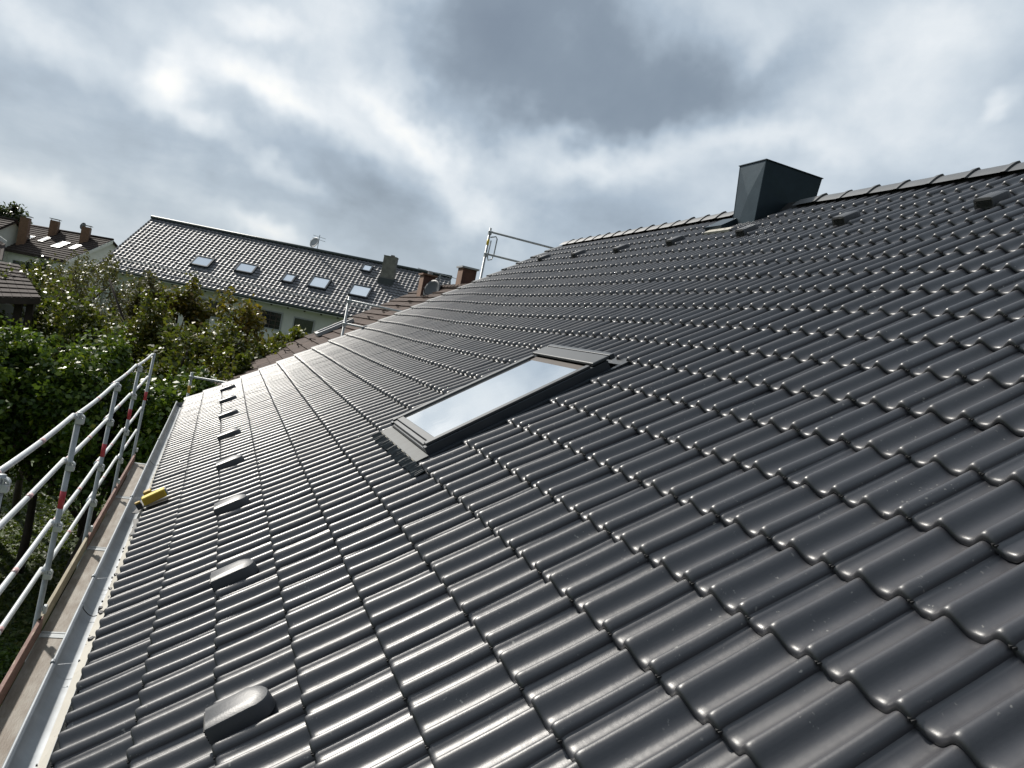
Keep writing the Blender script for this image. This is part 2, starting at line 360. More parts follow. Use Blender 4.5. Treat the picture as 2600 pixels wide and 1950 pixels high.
def prof(x):                # crest at 0 and -.15; broad flat troughs between, near flank of each roll steeper
    ph = ((x+.30) % .15)/.15          # 0 crest .. 1 crest
    # skew so the steep flank lies just after a crest
    ph = ph**1.04
    c = (1+math.cos(2*PI*ph))/2
    return -.043*(1-c**1.55)
def groove(x):              # rebate beside the seam, into which the next tile's cover roll drops
    return -.009*max(0, min(1, (-.2620-x)/.003))
def tile_geo(nx=37, edge=.031, lo=-.275, vs=None, full=True):
    xs = [lo+(edge-lo)*k/(nx-1) for k in range(nx)]
    rows = vs or [(0.000, -.024), (-.001, -.017), (.0006, -.010), (.004, -.0045), (.010, -.0012), (.020, 0.0), (.034, -.0012), (.05, -.0030), (.20, -.0165), (.40, -.031)]
    V = []; F = []
    for (y, dz_) in rows:
        for x in xs:
            V.append((x, y, prof(x)+dz_+groove(x)))
    nr = len(rows)
    for r in range(nr-1):
        for k in range(nx-1):
            a = r*nx+k; F.append((a, a+1, a+nx+1, a+nx))
    # near edge flange: drop at x=edge
    k0 = len(V)
    for r, (y, dz_) in enumerate(rows):
        V.append((edge+.0008, y+(.002 if r < 3 else 0), prof(edge)+dz_-.014))
    for r in range(nr-1): F.append((r*nx+nx-1, k0+r, k0+r+1, (r+1)*nx+nx-1))
    # underside of the lip so it reads as a thick piece
    k1 = len(V)
    for x in xs: V.append((x, .022, prof(x)-.024))
    for k in range(nx-1): F.append((k1+k, k1+k+1, k+1, k))
    return V, F
TV, TF = tile_geo()
nt_ = len(TF); cb_ = MB()
for (x_, y_, z_, r_) in ((.026, .001, -.030, .0042), (.032, .003, -.034, .0055)):
    cb_.box((x_-r_, y_-r_, z_-r_*.8), (x_+r_, y_+r_*1.2, z_+r_*.8), Matrix.Translation((x_, y_, z_)) @ Matrix.Rotation(x_*40, 4, 'Z') @ Matrix.Translation((-x_, -y_, -z_)))
k_ = len(TV); TV = TV+cb_.V; TF = TF+[tuple(v+k_ for v in f) for f in cb_.F]
TILE = mesh_data('tile', TV, TF, M_TILE, True, mats=[M_TILE, M_DARK], midx=[0]*nt_+[1]*(len(TF)-nt_))
TILE.set_sharp_from_angle(angle=math.radians(70))

house = empty('tiled_roof_house', (0, 3, 0), label='house in the foreground whose long roof of glossy anthracite tiles fills the frame', cat='house')
def removed(i, J):
    if 6 <= i <= 10 and -5 <= J <= -2: return True
    if i == 22 and J in (-13, -12): return True
    return False
cand = []
for i in range(23):
    for J in range(-33, 20):
        if removed(i, J): continue
        c = SP(i+.5, J-.5); q = M @ (np.array(c)-CW)
        vis = q[2] > .3 and -150 < 1300+FPX*q[0]/q[2] < 2750 and -50 < 975+FPX*q[1]/q[2] < 2100
        dist_ = np.linalg.norm(np.array(c)-CW)
        nrm = np.array(RF(0, 0, 1)-RF(0, 0, 0)); cosv = abs(((CW-np.array(c))/dist_) @ nrm)
        area = cosv/dist_**2 if vis else 0
        cand.append((-area, i, J))
cand.sort()
near = set((i, J) for _, i, J in cand[:300])
stuffV = []; stuffF = []
LV, LF = tile_geo(nx=29, vs=[(0.000, -.024), (0.000, -.012), (.008, -.002), (.020, 0.0), (.05, -.0030), (.38, -.030)])
LVn = np.array(LV)
sv_list = []; kk = 0
for _, i, J in cand:
    Mx = frame(i, J, jit=.0042)
    if (i, J) in near:
        add('tile', TILE, house, Mx)
    else:
        A = np.array(Mx)[:3]; P3 = LVn @ A[:, :3].T + A[:, 3]
        sv_list.append(P3); stuffF += [tuple(v+kk for v in f) for f in LF]; kk += len(LV)
me = mesh_data('tile_field', np.concatenate(sv_list).tolist(), stuffF, M_TILE, True); me.set_sharp_from_angle(angle=math.radians(70))
tag(add('tile_field', me, house), kind='stuff')
# dark underlay below the tiles
mb = MB()
for i0, i1, j0, j1 in ((0, 6, -34.4, 19), (6, 11, -34.4, -6.0), (6, 11, -2.0, 19), (11, 23, -34.4, 19)):
    nj_ = max(1, int((j1-j0)/2)); ni_ = i1-i0
    for a in range(ni_):
        for b in range(nj_):
            ja, jb = j0+(j1-j0)*b/nj_, j0+(j1-j0)*(b+1)/nj_
            mb.raw([SP(i0+a, ja, -.085), SP(i0+a, jb, -.085), SP(i0+a+1, jb, -.085), SP(i0+a+1, ja, -.085)], [(0, 1, 2, 3)])
mb.build('roof_underlay', M_DARK, house)
# far (unseen) slope, walls
zr = SP(23.3, -10).z; yr = SP(23.3, -10).y; XF, XN = -10.30, 5.9
MB().raw([(XF, yr, zr-.06), (XN, yr, zr-.06), (XN, 2*yr-.1, 6.1), (XF, 2*yr-.1, 6.1)], [(0, 1, 2, 3)]).build('rear_roof_slope', M_TILE, house)
MB().box((XF+.12, .45, 0), (XN-.1, 2*yr-.5, 5.95)).build('wall', M_WALL, house)
mb = MB()
for X in (XF+.14,):
    mb.prism([(X, .45, 5.95), (X, 2*yr-.5, 5.95), (X, yr, zr-.32)], [(X+.25, .45, 5.95), (X+.25, 2*yr-.5, 5.95), (X+.25, yr, zr-.32)])
mb.build('gable_wall', M_WALL, house)
MB().box((XF+.1, .03, 5.93), (XN, .45, 5.97)).build('soffit', M_CREAM, house)
MB().box((XF+.05, .03, 5.93), (XN, .055, 6.10)).build('fascia', M_CREAM, house)

# verge tiles at the far gable (each a pale-lit flat cap with a side skirt)
for i in range(23):
    a = frame(i, -34, .001)
    V = []; F = []
    secs = [(-.20, -.10), (-.20, -.004), (-.192, .004), (-.10, .006), (-.04, .003), (-.01, -.012)]
    ys = [(0, .0), (.38, -.030)]
    for (y, dz_) in ys:
        for (x, z) in secs: V.append((x, y, z+dz_+.004))
    ns = len(secs)
    for k in range(ns-1): F.append((k, k+1, ns+k+1, ns+k))
    F.append((0, *range(ns-1, 0, -1)))
    # thickness at the front
    k = len(V); V += [(x, .0, z-.02) for (x, z) in secs]
    for q_ in range(ns-1): F.append((k+q_, k+q_+1, q_+1, q_))
    add('verge_tile', mesh_data('verge_tile', V, F, M_RIDGE), house, a)

# ridge tiles: arched caps, each with a raised collar at its near end
def ridge_mesh():
    V = []; F = []; n = 13; L = .40
    def sec(y, r, h, thick=0):
        out = []
        for k in range(n):
            f = k/(n-1)*2-1; a = abs(f); zz = (1-a**1.35)*h if a < .999 else 0
            out.append((y, f*r, zz - .075))
        return out
    secs = [sec(0, .130, .112), sec(.35, .138, .118), sec(.354, .146, .130), (sec(.40, .150, .134))]
    rings = secs + [sec(.40, .128, .116)]
    for rg in rings: V += rg
    for r in range(len(rings)-1):
        for k in range(n-1): F.append((r*n+k, r*n+k+1, (r+1)*n+k+1, (r+1)*n+k))
    return mesh_data('ridge_tile', V, F, M_RIDGE, 35)
RID = ridge_mesh()
vR = 7.86
j = -34.55
while j < 19:
    u0 = .3*j
    mid = u0+.19
    if not (-4.40 < mid < -3.58):
        i_ = 22.9; n0 = sag(i_, j); n1 = sag(i_, j+1.3)
        p0 = RF(u0, vR, n0-.008); p1 = RF(u0+.39, vR, n1-.008)
        x = (p1-p0).normalized(); y = Vector((0, 1, 0)); z = x.cross(y).normalized(); y = z.cross(x)
        Mx = Matrix(((x.x, y.x, z.x, p0.x), (x.y, y.y, z.y, p0.y), (x.z, y.z, z.z, p0.z), (0, 0, 0, 1)))
        add('ridge_tile', RID, house, Mx @ Matrix.Rotation(random.gauss(0, .006), 4, 'Y'))
    j += 1.29
# dark ridge roll below the caps
mb = MB(); 
for k in range(26):
    ja, jb = -34.5+k*2.05, -34.5+(k+1)*2.05
    mb.raw([SP(23.0, ja, -.04), SP(23.0, jb, -.04), RF(.3*jb, vR, .01+sag(22.9, jb)), RF(.3*ja, vR, .01+sag(22.9, ja))], [(0, 1, 2, 3)])
mb.build('ridge_roll', M_DARK, house)

# ventilator hoods: one every fifth tile along the third course and along the third course below the ridge
def hood_mesh():
    V = []; F = []
    w = .080; L = .165
    def outline(s, y0):
        o = [(-w*s, y0), (w*s, y0)]
        for k in range(9):
            t = k/8*PI; o.append((w*s*math.cos(t), L+math.sin(t)*.075*s))
        return o
    levels = [(1.04, -.040, .0), (1.0, .031, .002), (.95, .038, .004), (.70, .045, .007), (.35, .046, .009)]
    for (s_, z, y0) in levels:
        for (x, y) in outline(s_, y0): V.append((x, y, z - (.020*max(0, y-L+.03)/.10 if z > 0 else 0)))
    n = 11
    for r in range(len(levels)-1):
        for k in range(n): F.append((r*n+k, r*n+(k+1) % n, (r+1)*n+(k+1) % n, (r+1)*n+k))
    F.append(tuple((len(levels)-1)*n+k for k in range(n)))
    return mesh_data('vent_hood', V, F, M_VENT, 30)
HOOD = hood_mesh()
mb = MB()
for k in range(5): mb.box((-.066, -.006, -.026+k*.0120), (.066, .003, -.020+k*.0120))
LOUV = mb.me('louvre', M_DARK)
for row, js in ((2, range(-30, 12, 5)), (20, range(-30, 12, 5))):
    for J in js:
        Mx = frame(row, J) @ Matrix.Translation((-.118, -.004, .006)) 
        h_ = add('vent_hood', HOOD, house, Mx)
        add('louvre', LOUV, h_, Mx)

# ------------------------------------------------------------------ roof window in the near roof
def RFrame(u, v, n):
    o = RF(u, v, n); x = Vector((1, 0, 0)); y = Vector((0, CA, SA)); z = Vector((0, -SA, CA))
    return Matrix(((x.x, y.x, z.x, o.x), (x.y, y.y, z.y, o.y), (x.z, y.z, z.z, o.z), (0, 0, 0, 1)))
u0, u1 = -1.775, -.635; v0, v1 = 6.28*GA, 10.62*GA
T = RFrame(u0, v0, 0); Wd = u1-u0; Ln = v1-v0
rw = empty('roof_window', RF(u0, v0, 0)); rw.parent = house; rw.matrix_parent_inverse = house.matrix_world.inverted()
def rbox(name, lo, hi, m_, bevel=.004):
    V = MB().box(lo, hi).V; mbx = MB().box(lo, hi, T); return mbx.build(name, m_, rw, bevel=bevel)
rbox('frame', (0, 0, -.10), (.055, Ln, .038), M_SKYF)
rbox('frame', (Wd-.055, 0, -.10), (Wd, Ln, .038), M_SKYF)
rbox('frame', (.056, 0, -.10), (Wd-.056, .05, .020), M_SKYF)
rbox('frame', (.056, Ln-.05, -.10), (Wd-.056, Ln, .045), M_SKYF)
rbox('sash_rail', (.012, .02, .040), (.070, Ln-.14, .058), M_SKYF2)
rbox('sash_rail', (Wd-.070, .02, .040), (Wd-.012, Ln-.14, .058), M_SKYF2)
rbox('sash_rail', (.073, .05, .022), (Wd-.073, .105, .052), M_SKYF2)
rbox('sash_rail', (.078, .012, .021), (Wd-.078, .047, .044), M_SKYF2)
rbox('pane', (.072, .107, .030), (Wd-.072, Ln-.20, .042), M_GLASS, bevel=0)
rbox('blind_strip', (.078, Ln-.198, .028), (Wd-.078, Ln-.135, .040), M_WOOD, bevel=0)
rbox('hood', (-.006, Ln-.125, .045), (Wd+.006, Ln+.015, .070), M_SKYF2, bevel=.008)
rbox('hood_lip', (.0, Ln+.022, .03), (Wd, Ln+.06, .070), M_SKYF)
# side flashings
rbox('side_flashing', (-.075, -.06, -.075), (-.003, Ln+.12, -.022), M_SKYF, 0)
rbox('side_flashing', (Wd+.003, -.06, -.075), (Wd+.045, Ln+.12, -.022), M_SKYF, 0)
rbox('top_flashing', (-.06, Ln+.062, -.075), (Wd+.05, Ln+.16, -.020), M_SKYF, 0)
# apron sheet and pleated lead strip over the tiles below
rbox('apron_sheet', (-.05, -.095, -.018), (Wd+.05, -.003, -.008), M_LEAD, 0)
V = []; F = []; nx = 420; ny = 5; xa, xb = -.10, Wd+.34
for b in range(ny):
    yy = -.095 - .085*b/(ny-1)
    for a in range(nx):
        x = xa+(xb-xa)*a/(nx-1)
        ju = (u0+x)/.3
        base_ = prof(((ju - math.ceil(ju))*.3)) + sag(5.9, ju) - .0225 + .013
        pl = .004*math.sin(a*1.9)+.003*math.sin(a*.83+b*.5)
        t = b/(ny-1)
        V.append(tuple(T @ Vector((x, yy + .008*math.sin(a*.35)*(t), (base_+.004*(1-t)) + pl*min(1, t*2+.3)))))
for b in range(ny-1):
    for a in range(nx-1): k = b*nx+a; F.append((k, k+nx, k+nx+1, k+1))
add('pleated_apron', mesh_data('pleated_apron', V, F, M_LEAD), rw)
rbox('fixing_batten', (-.07, -.098, -.060), (Wd+.02, -.080, -.014), M_CREAM, 0)
# cut tile strips left and right of the window are covered by side flashings; half tiles fill the near side
# ------------------------------------------------------------------ sheet metal chimney
ch = empty('chimney', (-3.88, 6.45, 10.3)); ch.parent = house; ch.matrix_parent_inverse = house.matrix_world.inverted()
bx0, bx1, by0, by1 = -4.08, -3.68, 6.11, 6.84; tx0, tx1, ty0, ty1 = -4.145, -3.635, 6.06, 6.92; zb, zt = 10.0, 11.035
B = [(bx0, by0, zb), (bx1, by0, zb), (bx1, by1, zb), (bx0, by1, zb)]; Tt = [(tx0, ty0, zt), (tx1, ty0, zt), (tx1, ty1, zt), (tx0, ty1, zt)]
# each face is a cross-broken panel: two triangles pairs meeting at a slightly raised centre
names = ['cladding_panel']*4
for k in range(4):
    a, b_ = Vector(B[k]), Vector(B[(k+1) % 4]); c_, d_ = Vector(Tt[(k+1) % 4]), Vector(Tt[k])
    ctr = (a+b_+c_+d_)/4; nr = (b_-a).cross(d_-a).normalized()
    if nr.dot(ctr-Vector((-3.88, 6.45, 10.5))) < 0: nr = -nr
    ctr = ctr+nr*.028+Vector((0, 0, .10))+(b_-a)*.08; a_, b2, c2, d2 = [p+nr*.002 for p in (a, b_, c_, d_)]
    V = [a_, b2, c2, d2, ctr]
    add('cladding_panel', mesh_data('cladding_panel', V, [(0, 1, 4), (1, 2, 4), (2, 3, 4), (3, 0, 4)], M_CLAD), ch)
MB().prism([Vector(p) for p in B], [Vector(p) for p in Tt]).build('core', M_CLAD, ch)
mb = MB()
for k in range(4): mb.tube([Vector(B[k]), Vector(Tt[k])], .007, 8)
mb.build('corner_seam', M_CLAD, ch)
MB().box((tx0-.016, ty0-.016, zt+.002), (tx1+.016, ty1+.016, zt+.012)).build('cap', M_CLAD, ch)
for lo, hi in (((bx0-.16, 0, -.02), (bx1+.02, 0, .05)),):
    Tf = RFrame(bx0-.30, 7.12, sag(21.5, -13))
    MB().box((0, 0, -.03), (.36, .30, .035), Tf).build('flashing', M_CLAD, ch)
    MB().box((.10, -.10, -.035), (.62, .0, -.006), Tf).build('flashing', M_CREAM, ch)

# ------------------------------------------------------------------ gutter
gut = empty('gutter', (0, -.06, 6.13)); gut.parent = house; gut.matrix_parent_inverse = house.matrix_world.inverted()
def gut_sec(X):
    P_ = []; R_ = .072; yc, zc = -.066 + .0012*math.sin(X*1.3) - .0016*X*.3, 6.112 + .003*math.sin(X*.9)
    P_.append((X, yc-R_+.012, zc+.012))
    P_.append((X, yc-R_-.006, zc+.016)); P_.append((X, yc-R_-.010, zc+.006))
    for k in range(13):
        t = PI + PI*k/12; P_.append((X, yc+R_*math.cos(t), zc+R_*math.sin(t)))
    P_.append((X, yc+R_, zc+.02))
    return P_
Xs = np.linspace(-10.55, 5.9, 60); V = []; F = []
for X in Xs: V += gut_sec(X)
ns = len(gut_sec(0))
for a in range(len(Xs)-1):
    for k in range(ns-1): q_ = a*ns+k; F.append((q_, q_+1, q_+ns+1, q_+ns))
o = add('gutter_trough', mesh_data('gutter_trough', V, F, M_ZINC, 50), gut)
sm = o.modifiers.new('solid', 'SOLIDIFY'); sm.thickness = .002; sm.offset = 1
# rolled outer bead, joint sleeves, stop end, spring clips
MB().tube([(X, -.066+.0012*math.sin(X*1.3)-.0016*X*.3-.076, 6.124+.003*math.sin(X*.9)) for X in Xs], .0085, 8).build('bead', M_ZINC, gut, True)
e_ = gut_sec(-10.552); MB().raw(e_[3:], [tuple(range(len(e_)-3))]).build('stop_end', M_ZINC, gut)
for X in (-6.6, -3.55, -1.35, -.05, 1.2):
    P_ = gut_sec(X); mb = MB()
    mb.raw([(x-.003, y, z+.002) for x, y, z in P_[3:]]+[(x+.003, y, z+.002) for x, y, z in P_[3:]], [(k, k+1, 14+k, 13+k) for k in range(12)])
    mb.tube([(X-.014, P_[1][1], P_[1][2]+.001), (X+.014, P_[1][1], P_[1][2]+.001)], .0115, 8)
    mb.build('joint_sleeve', M_ZINC, gut)
for X in (-5.35, -.85):
    pts = [(X-.02, -.135, 6.128)] + [(X + .05*t, -.125+.125*t, 6.10-.045*math.sin(PI*t)+.02*t) for t in np.linspace(0, 1, 9)]
    MB().tube(pts, .0028, 6).build('spring_clip', M_BLACK, gut)
# eave sheet, cream, running from below the first course into the gutter
V = []; F = []
for X in Xs:
    w_ = .003*math.sin(X*3.1)
    s_ = sag(0, X/.3)
    V += [(X, .06, 6.122+s_), (X, .000, 6.112+s_+w_), (X, -.036+w_, 6.088), (X, -.038+w_, 6.070)]
for a in range(len(Xs)-1):
    for k in range(3): q_ = a*4+k; F.append((q_, q_+1, q_+5, q_+4))
add('eave_sheet', mesh_data('eave_sheet', V, F, M_CREAM), house)
# mastic crumbs and bird-guard remnants along the sheet
mb = MB()
for k in range(70):
    X = random.uniform(-7, 2.6); y = random.gauss(-.036, .004); r = random.uniform(.0015, .0045)*(1 if random.random() < .93 else 2.4)
    mb.box((X-r*1.4, y-r, 6.088-r), (X+r*1.4, y+r, 6.090+r), None)
tag(mb.build('dirt_crumbs', M_BLACK, house), kind='stuff')
for X, dy in ((-1.48, -.005), (-1.2, .0), (-1.05, .008), (-.80, -.008), (-.42, -.004), (-2.3, 0), (-2.9, .003)):
    Tb = Matrix.Translation((X, -.012+dy, 6.098)) @ Matrix.Rotation(random.uniform(-.5, .5), 4, 'Z')
    MB().box((-.022, -.012, -.006), (.022, .012, .010), Tb).build('mastic_lump', M_BLACK, house, bevel=.004)

# ------------------------------------------------------------------ yellow tool on the eave
tool = empty('strap_ratchet', RF(-2.83, .12, .03), label='yellow plastic handled strap tool with black webbing lying over the gutter edge', cat='tool')
Tt_ = RFrame(-2.84, .13, .030) @ Matrix.Rotation(math.radians(4), 4, 'Z')
MB().box((-.046, -.090, 0), (.046, .105, .072), Tt_).build('handle_case', M_YELLOW, tool, bevel=.010)
MB().box((.047, -.08, .006), (.050, .095, .060), Tt_).build('side_plate', M_YELD, tool)
MB().box((-.042, .106, .004), (.042, .114, .066), Tt_).build('end_cap', M_DISH, tool, bevel=.004)
MB().box((-.03, -.150, -.012), (.035, -.107, .040), Tt_).build('hook_block', M_BLACK, tool, bevel=.006)
MB().box((-.012, -.152, .041), (.030, -.108, .056), Tt_).build('latch', M_YELD, tool, bevel=.004)
def ribbon(pts, w, mt, name, th=.006):
    V = []; F = []
    for p in pts:
        p = Vector(p); V += [p+Vector((0, -w/2, 0)), p+Vector((0, w/2, .006)), p+Vector((0, w/2, .006+th)), p+Vector((0, -w/2, th))]
    for k in range(len(pts)-1):
        for e in range(4): F.append((k*4+e, k*4+(e+1) % 4, (k+1)*4+(e+1) % 4, (k+1)*4+e))
    return add(name, mesh_data(name, V, F, mt), tool)
ribbon([(-2.92, -.055, 6.14), (-3.05, -.045, 6.125), (-3.2, -.03, 6.13), (-3.36, -.018, 6.15), (-3.42, -.01, 6.16)], .045, M_BLACK, 'webbing')
ribbon([(-2.78, -.03, 6.13), (-2.66, -.012, 6.115), (-2.50, -.008, 6.11), (-2.40, -.018, 6.105)], .040, M_BLACK, 'webbing')
Tk = RFrame(-3.44, .0, .0); MB().box((-.035, -.035, -.02), (.045, .035, .035), Tk).build('orange_buckle', M_YELD, tool, bevel=.012)

# ------------------------------------------------------------------ scaffold along the eave
PX = [-11.15+2.57*k for k in range(7)]; YP = -.735
ZR = [6.83, 6.40, 5.84, 5.40]
sc = empty('eave_scaffold', (-3.4, YP, 0), label='scaffold along the gutter with pale guard rails, red-marked posts and a wooden deck', cat='scaffold')
for k, X in enumerate(PX):
    lean = .04
    pz = lambda z: (X + 0.0, YP + .03 + lean*(z-5.4)*.6, z)
    p_ = MB().tube([pz(0), pz(6.86)], .0242, 14).build('post', M_GALV, sc, True)
    z0 = 5.98 + .04*math.sin(k*2.1)
    MB().tube([pz(z0), pz(z0+.16)], .0252, 14).build('red_band', M_RED, p_, True)
    MB().box((X-.07, YP-.05, 0), (X+.07, YP+.10, .02)).build('base_plate', M_GALV, sc)
    MB().tube([(X, YP+.70, 0), (X, YP+.70, 4.70)], .0242, 10).build('post', M_GALV, sc, True)
    MB().box((X-.028, YP+.03, 4.74), (X+.028, -.075, 4.815)).build('transom', M_GALV, sc)
    # base clamp on the toe board
    MB().box((X-.02, YP+.055, 5.02), (X+.045, YP+.085, 5.09)).build('toe_board_clamp', M_PAINTW, sc, bevel=.006)
for r, z in enumerate(ZR):
    for k in range(len(PX)-1):
        xa, xb = PX[k]-.06, PX[k+1]+.03
        ys = YP-.005+.04*(z-5.4)*.6
        dz0 = .012*math.sin(k*1.7+r*2.3); dz1 = .012*math.sin((k+1)*1.7+r*2.3)
        n_ = 9; pts = []
        for a in range(n_):
            t = a/(n_-1); pts.append((xa+(xb-xa)*t, ys - .018*(k % 2) + .004*math.sin(PI*t)*(-1)**r, z+dz0*(1-t)+dz1*t-.014*math.sin(PI*t)))
        rl = MB().tube(pts, .0205, 14).build('guard_rail', M_PAINTW, sc, True)
        for t0, t1, mm in ((.475, .515, M_FADED), (.935, .965, M_FADED)) if r < 3 else ((.50, .53, M_FADED),):
            q0 = Vector(pts[0]).lerp(Vector(pts[-1]), t0); q1 = Vector(pts[0]).lerp(Vector(pts[-1]), t1)
            s0 = .014*math.sin(PI*t0); q0.z -= s0; q1.z -= .014*math.sin(PI*t1)
            q0.y += .004*math.sin(PI*t0)*(-1)**r; q1.y += .004*math.sin(PI*t1)*(-1)**r
            MB().tube([q0, q1], .0212, 14).build('red_band', mm, rl, True)
        # wedge box that holds the rail at the post
        X = PX[k+1]; yb = YP+.03+.04*(z-5.4)*.6
        cl = MB()
        cl.box((X-.034, yb-.024, z-.072), (X+.030, yb+.046, z-.020))
        c_o = cl.build('clamp_box', M_PAINTW, sc, bevel=.006)
        mb = MB()
        nseg = 10; r0_, r1_ = .023, .036
        for a in range(nseg):
            t0, t1 = PI*a/nseg*.95, PI*(a+1)/nseg*.95
            mb.prism([(X-.046+(.0), yb+.016+r*0, z-.02)]*0 or [(X-.030, yb+.014-r1_*math.cos(t0), z-.022+r1_*math.sin(t0)), (X-.030, yb+.014-r1_*math.cos(t1), z-.022+r1_*math.sin(t1)),
                      (X-.030, yb+.014-r0_*math.cos(t1), z-.022+r0_*math.sin(t1)), (X-.030, yb+.014-r0_*math.cos(t0), z-.022+r0_*math.sin(t0))],
                     [(X+.024, yb+.014-r1_*math.cos(t0), z-.022+r1_*math.sin(t0)), (X+.024, yb+.014-r1_*math.cos(t1), z-.022+r1_*math.sin(t1)),
                      (X+.024, yb+.014-r0_*math.cos(t1), z-.022+r0_*math.sin(t1)), (X+.024, yb+.014-r0_*math.cos(t0), z-.022+r0_*math.sin(t0))])
        mb.box((X+.025, yb-.002, z-.02), (X+.034, yb+.005, z+.018)); mb.box((X+.025, yb+.016, z-.02), (X+.034, yb+.023, z+.018))
        mb.build('clamp_hook', M_PAINTW, c_o)
for k in range(len(PX)-1):
    xa, xb = PX[k]+.035, PX[k+1]-.035
    MB().box((xa, YP+.065, 4.770), (xb, -.085, 4.812)).build('deck_board', M_DECK, sc, bevel=.003)
    MB().box((xa, YP+.065, 4.790), (xa+.03, -.09, 4.818)).build('deck_end_rail', M_GALV, sc); MB().box((xb-.03, YP+.065, 4.790), (xb, -.09, 4.818)).build('deck_end_rail', M_GALV, sc)
    off = .006 if k % 2 else 0
    MB().box((xa-.08, YP+.062-.035+off, 4.815), (xb+.09, YP+.092-.035+off, 4.965)).build('toe_board', M_TOE if k != 2 else M_TOE2, sc, bevel=.003)

# ------------------------------------------------------------------ scaffold at the far gable: three posts show above the verge
gs = empty('gable_scaffold', (-10.85, 2.5, 0), label='grey tube scaffold behind the far gable, its guard rails rising in steps', cat='scaffold')
def tubeo(name, pts, r, par, m_=M_GALV, n=12): return MB().tube(pts, r, n).build(name, m_, par, True)
XG = -10.80
for y, ztop in ((.02, 6.66), (2.53, 8.60), (5.04, 10.55), (7.6, 10.55)):
    tubeo('post', [(XG, y, 0), (XG, y, ztop)], .0245, gs)
for y0, y1, zs in ((5.04, 7.6, (10.47, 10.02)), (2.53, 5.04, (8.52, 8.07)), (.02, 2.53, (6.58,))):
    for z in zs:
        tubeo('guard_rail', [(XG+.035, y0-.04, z), (XG+.035, y1+.03, z-.005)], .0215, gs)
        MB().box((XG-.03, y0-.03, z-.06), (XG+.05, y0+.03, z-.005)).build('clamp_box', M_GALV, gs, bevel=.006)
# hanging U-shaped frame bracket on the tallest post
tubeo('hanging_bracket', [(XG+.05, 5.06, 10.36), (XG+.05, 5.17, 10.40), (XG+.05, 5.205, 10.36), (XG+.05, 5.20, 10.05), (XG+.05, 5.17, 9.93), (XG+.05, 5.10, 9.90), (XG+.05, 5.075, 9.96), (XG+.05, 5.085, 10.30)], .013, gs)
MB().tube([(XG, 5.04, 10.20), (XG, 5.04, 10.32)], .027, 12).build('yellow_tape', M_YELLOW, gs, True)
MB().tube([(XG, .02, 6.28), (XG, .02, 6.42)], .027, 12).build('yellow_tape', M_YELD, gs, True)
for z in (4.0, 6.0):
    tubeo('ledger', [(XG, 0, z), (XG, 7.6, z)], .022, gs)

# ------------------------------------------------------------------ brown roofed neighbour behind the far gable
nb = empty('brown_roof_house', (-16.5, 3, 0), label='neighbouring house with brown flat-tiled roof seen just beyond the dark roof', cat='house')
NB = -.62
def BR(u, v, n=0): return RF(u, v, NB+n)
gw, gl = .30, .335; tx = (-21.3, -11.6); vtop = 7.15
bt = MB().box((.003, 0, -.022), (gw-.003, .36, -.006)); 
V = [(.003, 0, .010), (gw-.004, 0, .010), (gw-.004, .36, -.028), (.003, .36, -.028), (.003, 0, -.028), (gw-.004, 0, -.028)]
BT = mesh_data('brown_tile', V, [(0, 1, 2, 3), (4, 5, 1, 0), (1, 5, 2)], M_BROWN)
list_b = []
for i in range(22):
    for k in range(int((tx[1]-tx[0])/gw)):
        list_b.append((i, k))
def bkey(ik):
    i, k = ik; c = np.array(BR(tx[0]+gw*k+.15, gl*i+.15)); q = M @ (c-CW)
    return np.linalg.norm(c-CW)
vis_b = []
for ik in list_b:   # those that rise above our own verge line
    i, k = ik; c = np.array(BR(tx[0]+gw*k+.15, gl*i+.15)); d = c-CW
    t = (-10.35-CW[0])/d[0]; hit = CW+d*t; vv = hit[1]*CA+(hit[2]-H0)*SA; n_ = -hit[1]*SA+(hit[2]-H0)*CA
    vis_b.append((not (n_ > -.02 or vv < 0), bkey(ik), ik))
vis_b.sort()
bV = []; bF = []
vbase = np.array(V)
for c_, (hid, dd, (i, k)) in enumerate(vis_b):
    off = .15 if i % 2 else 0
    Tb = RFrame(tx[0]+gw*k+off*0+ (off if k < int((tx[1]-tx[0])/gw)-1 else 0), gl*i, NB) @ Matrix.Rotation(random.gauss(0, .006), 4, 'X') @ Matrix.Translation((0, 0, random.gauss(0, .001)))
    if c_ < 300: add('tile', BT, nb, Tb)
    else:
        A = np.array(Tb)[:3]; P3 = vbase @ A[:, :3].T + A[:, 3]; kk = len(bV); bV += P3.tolist(); bF += [tuple(v+kk for v in f) for f in [(0, 1, 2, 3), (4, 5, 1, 0), (1, 5, 2)]]
tag(add('tile_field', mesh_data('tile_field', bV, bF, M_BROWN), nb), kind='stuff')
MB().slab([BR(tx[0], -.1, -.035), BR(tx[1], -.1, -.035), BR(tx[1], vtop, -.06), BR(tx[0], vtop, -.06)], (0, 0, -.12)).build('roof_deck', M_BROWN2, nb)
yb, zb_ = BR(0, vtop).y, BR(0, vtop).z
MB().slab([(tx[0], yb, zb_-.04), (tx[1], yb, zb_-.04), (tx[1], 2*yb, zb_-4.7), (tx[0], 2*yb, zb_-4.7)], (0, 0, -.12)).build('rear_roof_slope', M_BROWN2, nb)
mb = MB()
for k in range(28):
    xa = tx[0]+k*.345; p = BR(0, vtop+.05, 0); mb = MB()
    sec = [(math.cos(t)*.13, math.sin(t)*.09) for t in np.linspace(0, PI, 7)]
    z0 = p.z-.045
    mb.prism([(xa, p.y+a, z0+b) for a, b in sec], [(xa+.335, p.y+a*1.08, z0+b*1.12) for a, b in sec]); mb.build('ridge_tile', M_BROWN, nb)
MB().box((tx[0]+.2, .5, 0), (tx[1]-.1, 2*yb-.4, 5.35)).build('wall', M_WALL, nb)
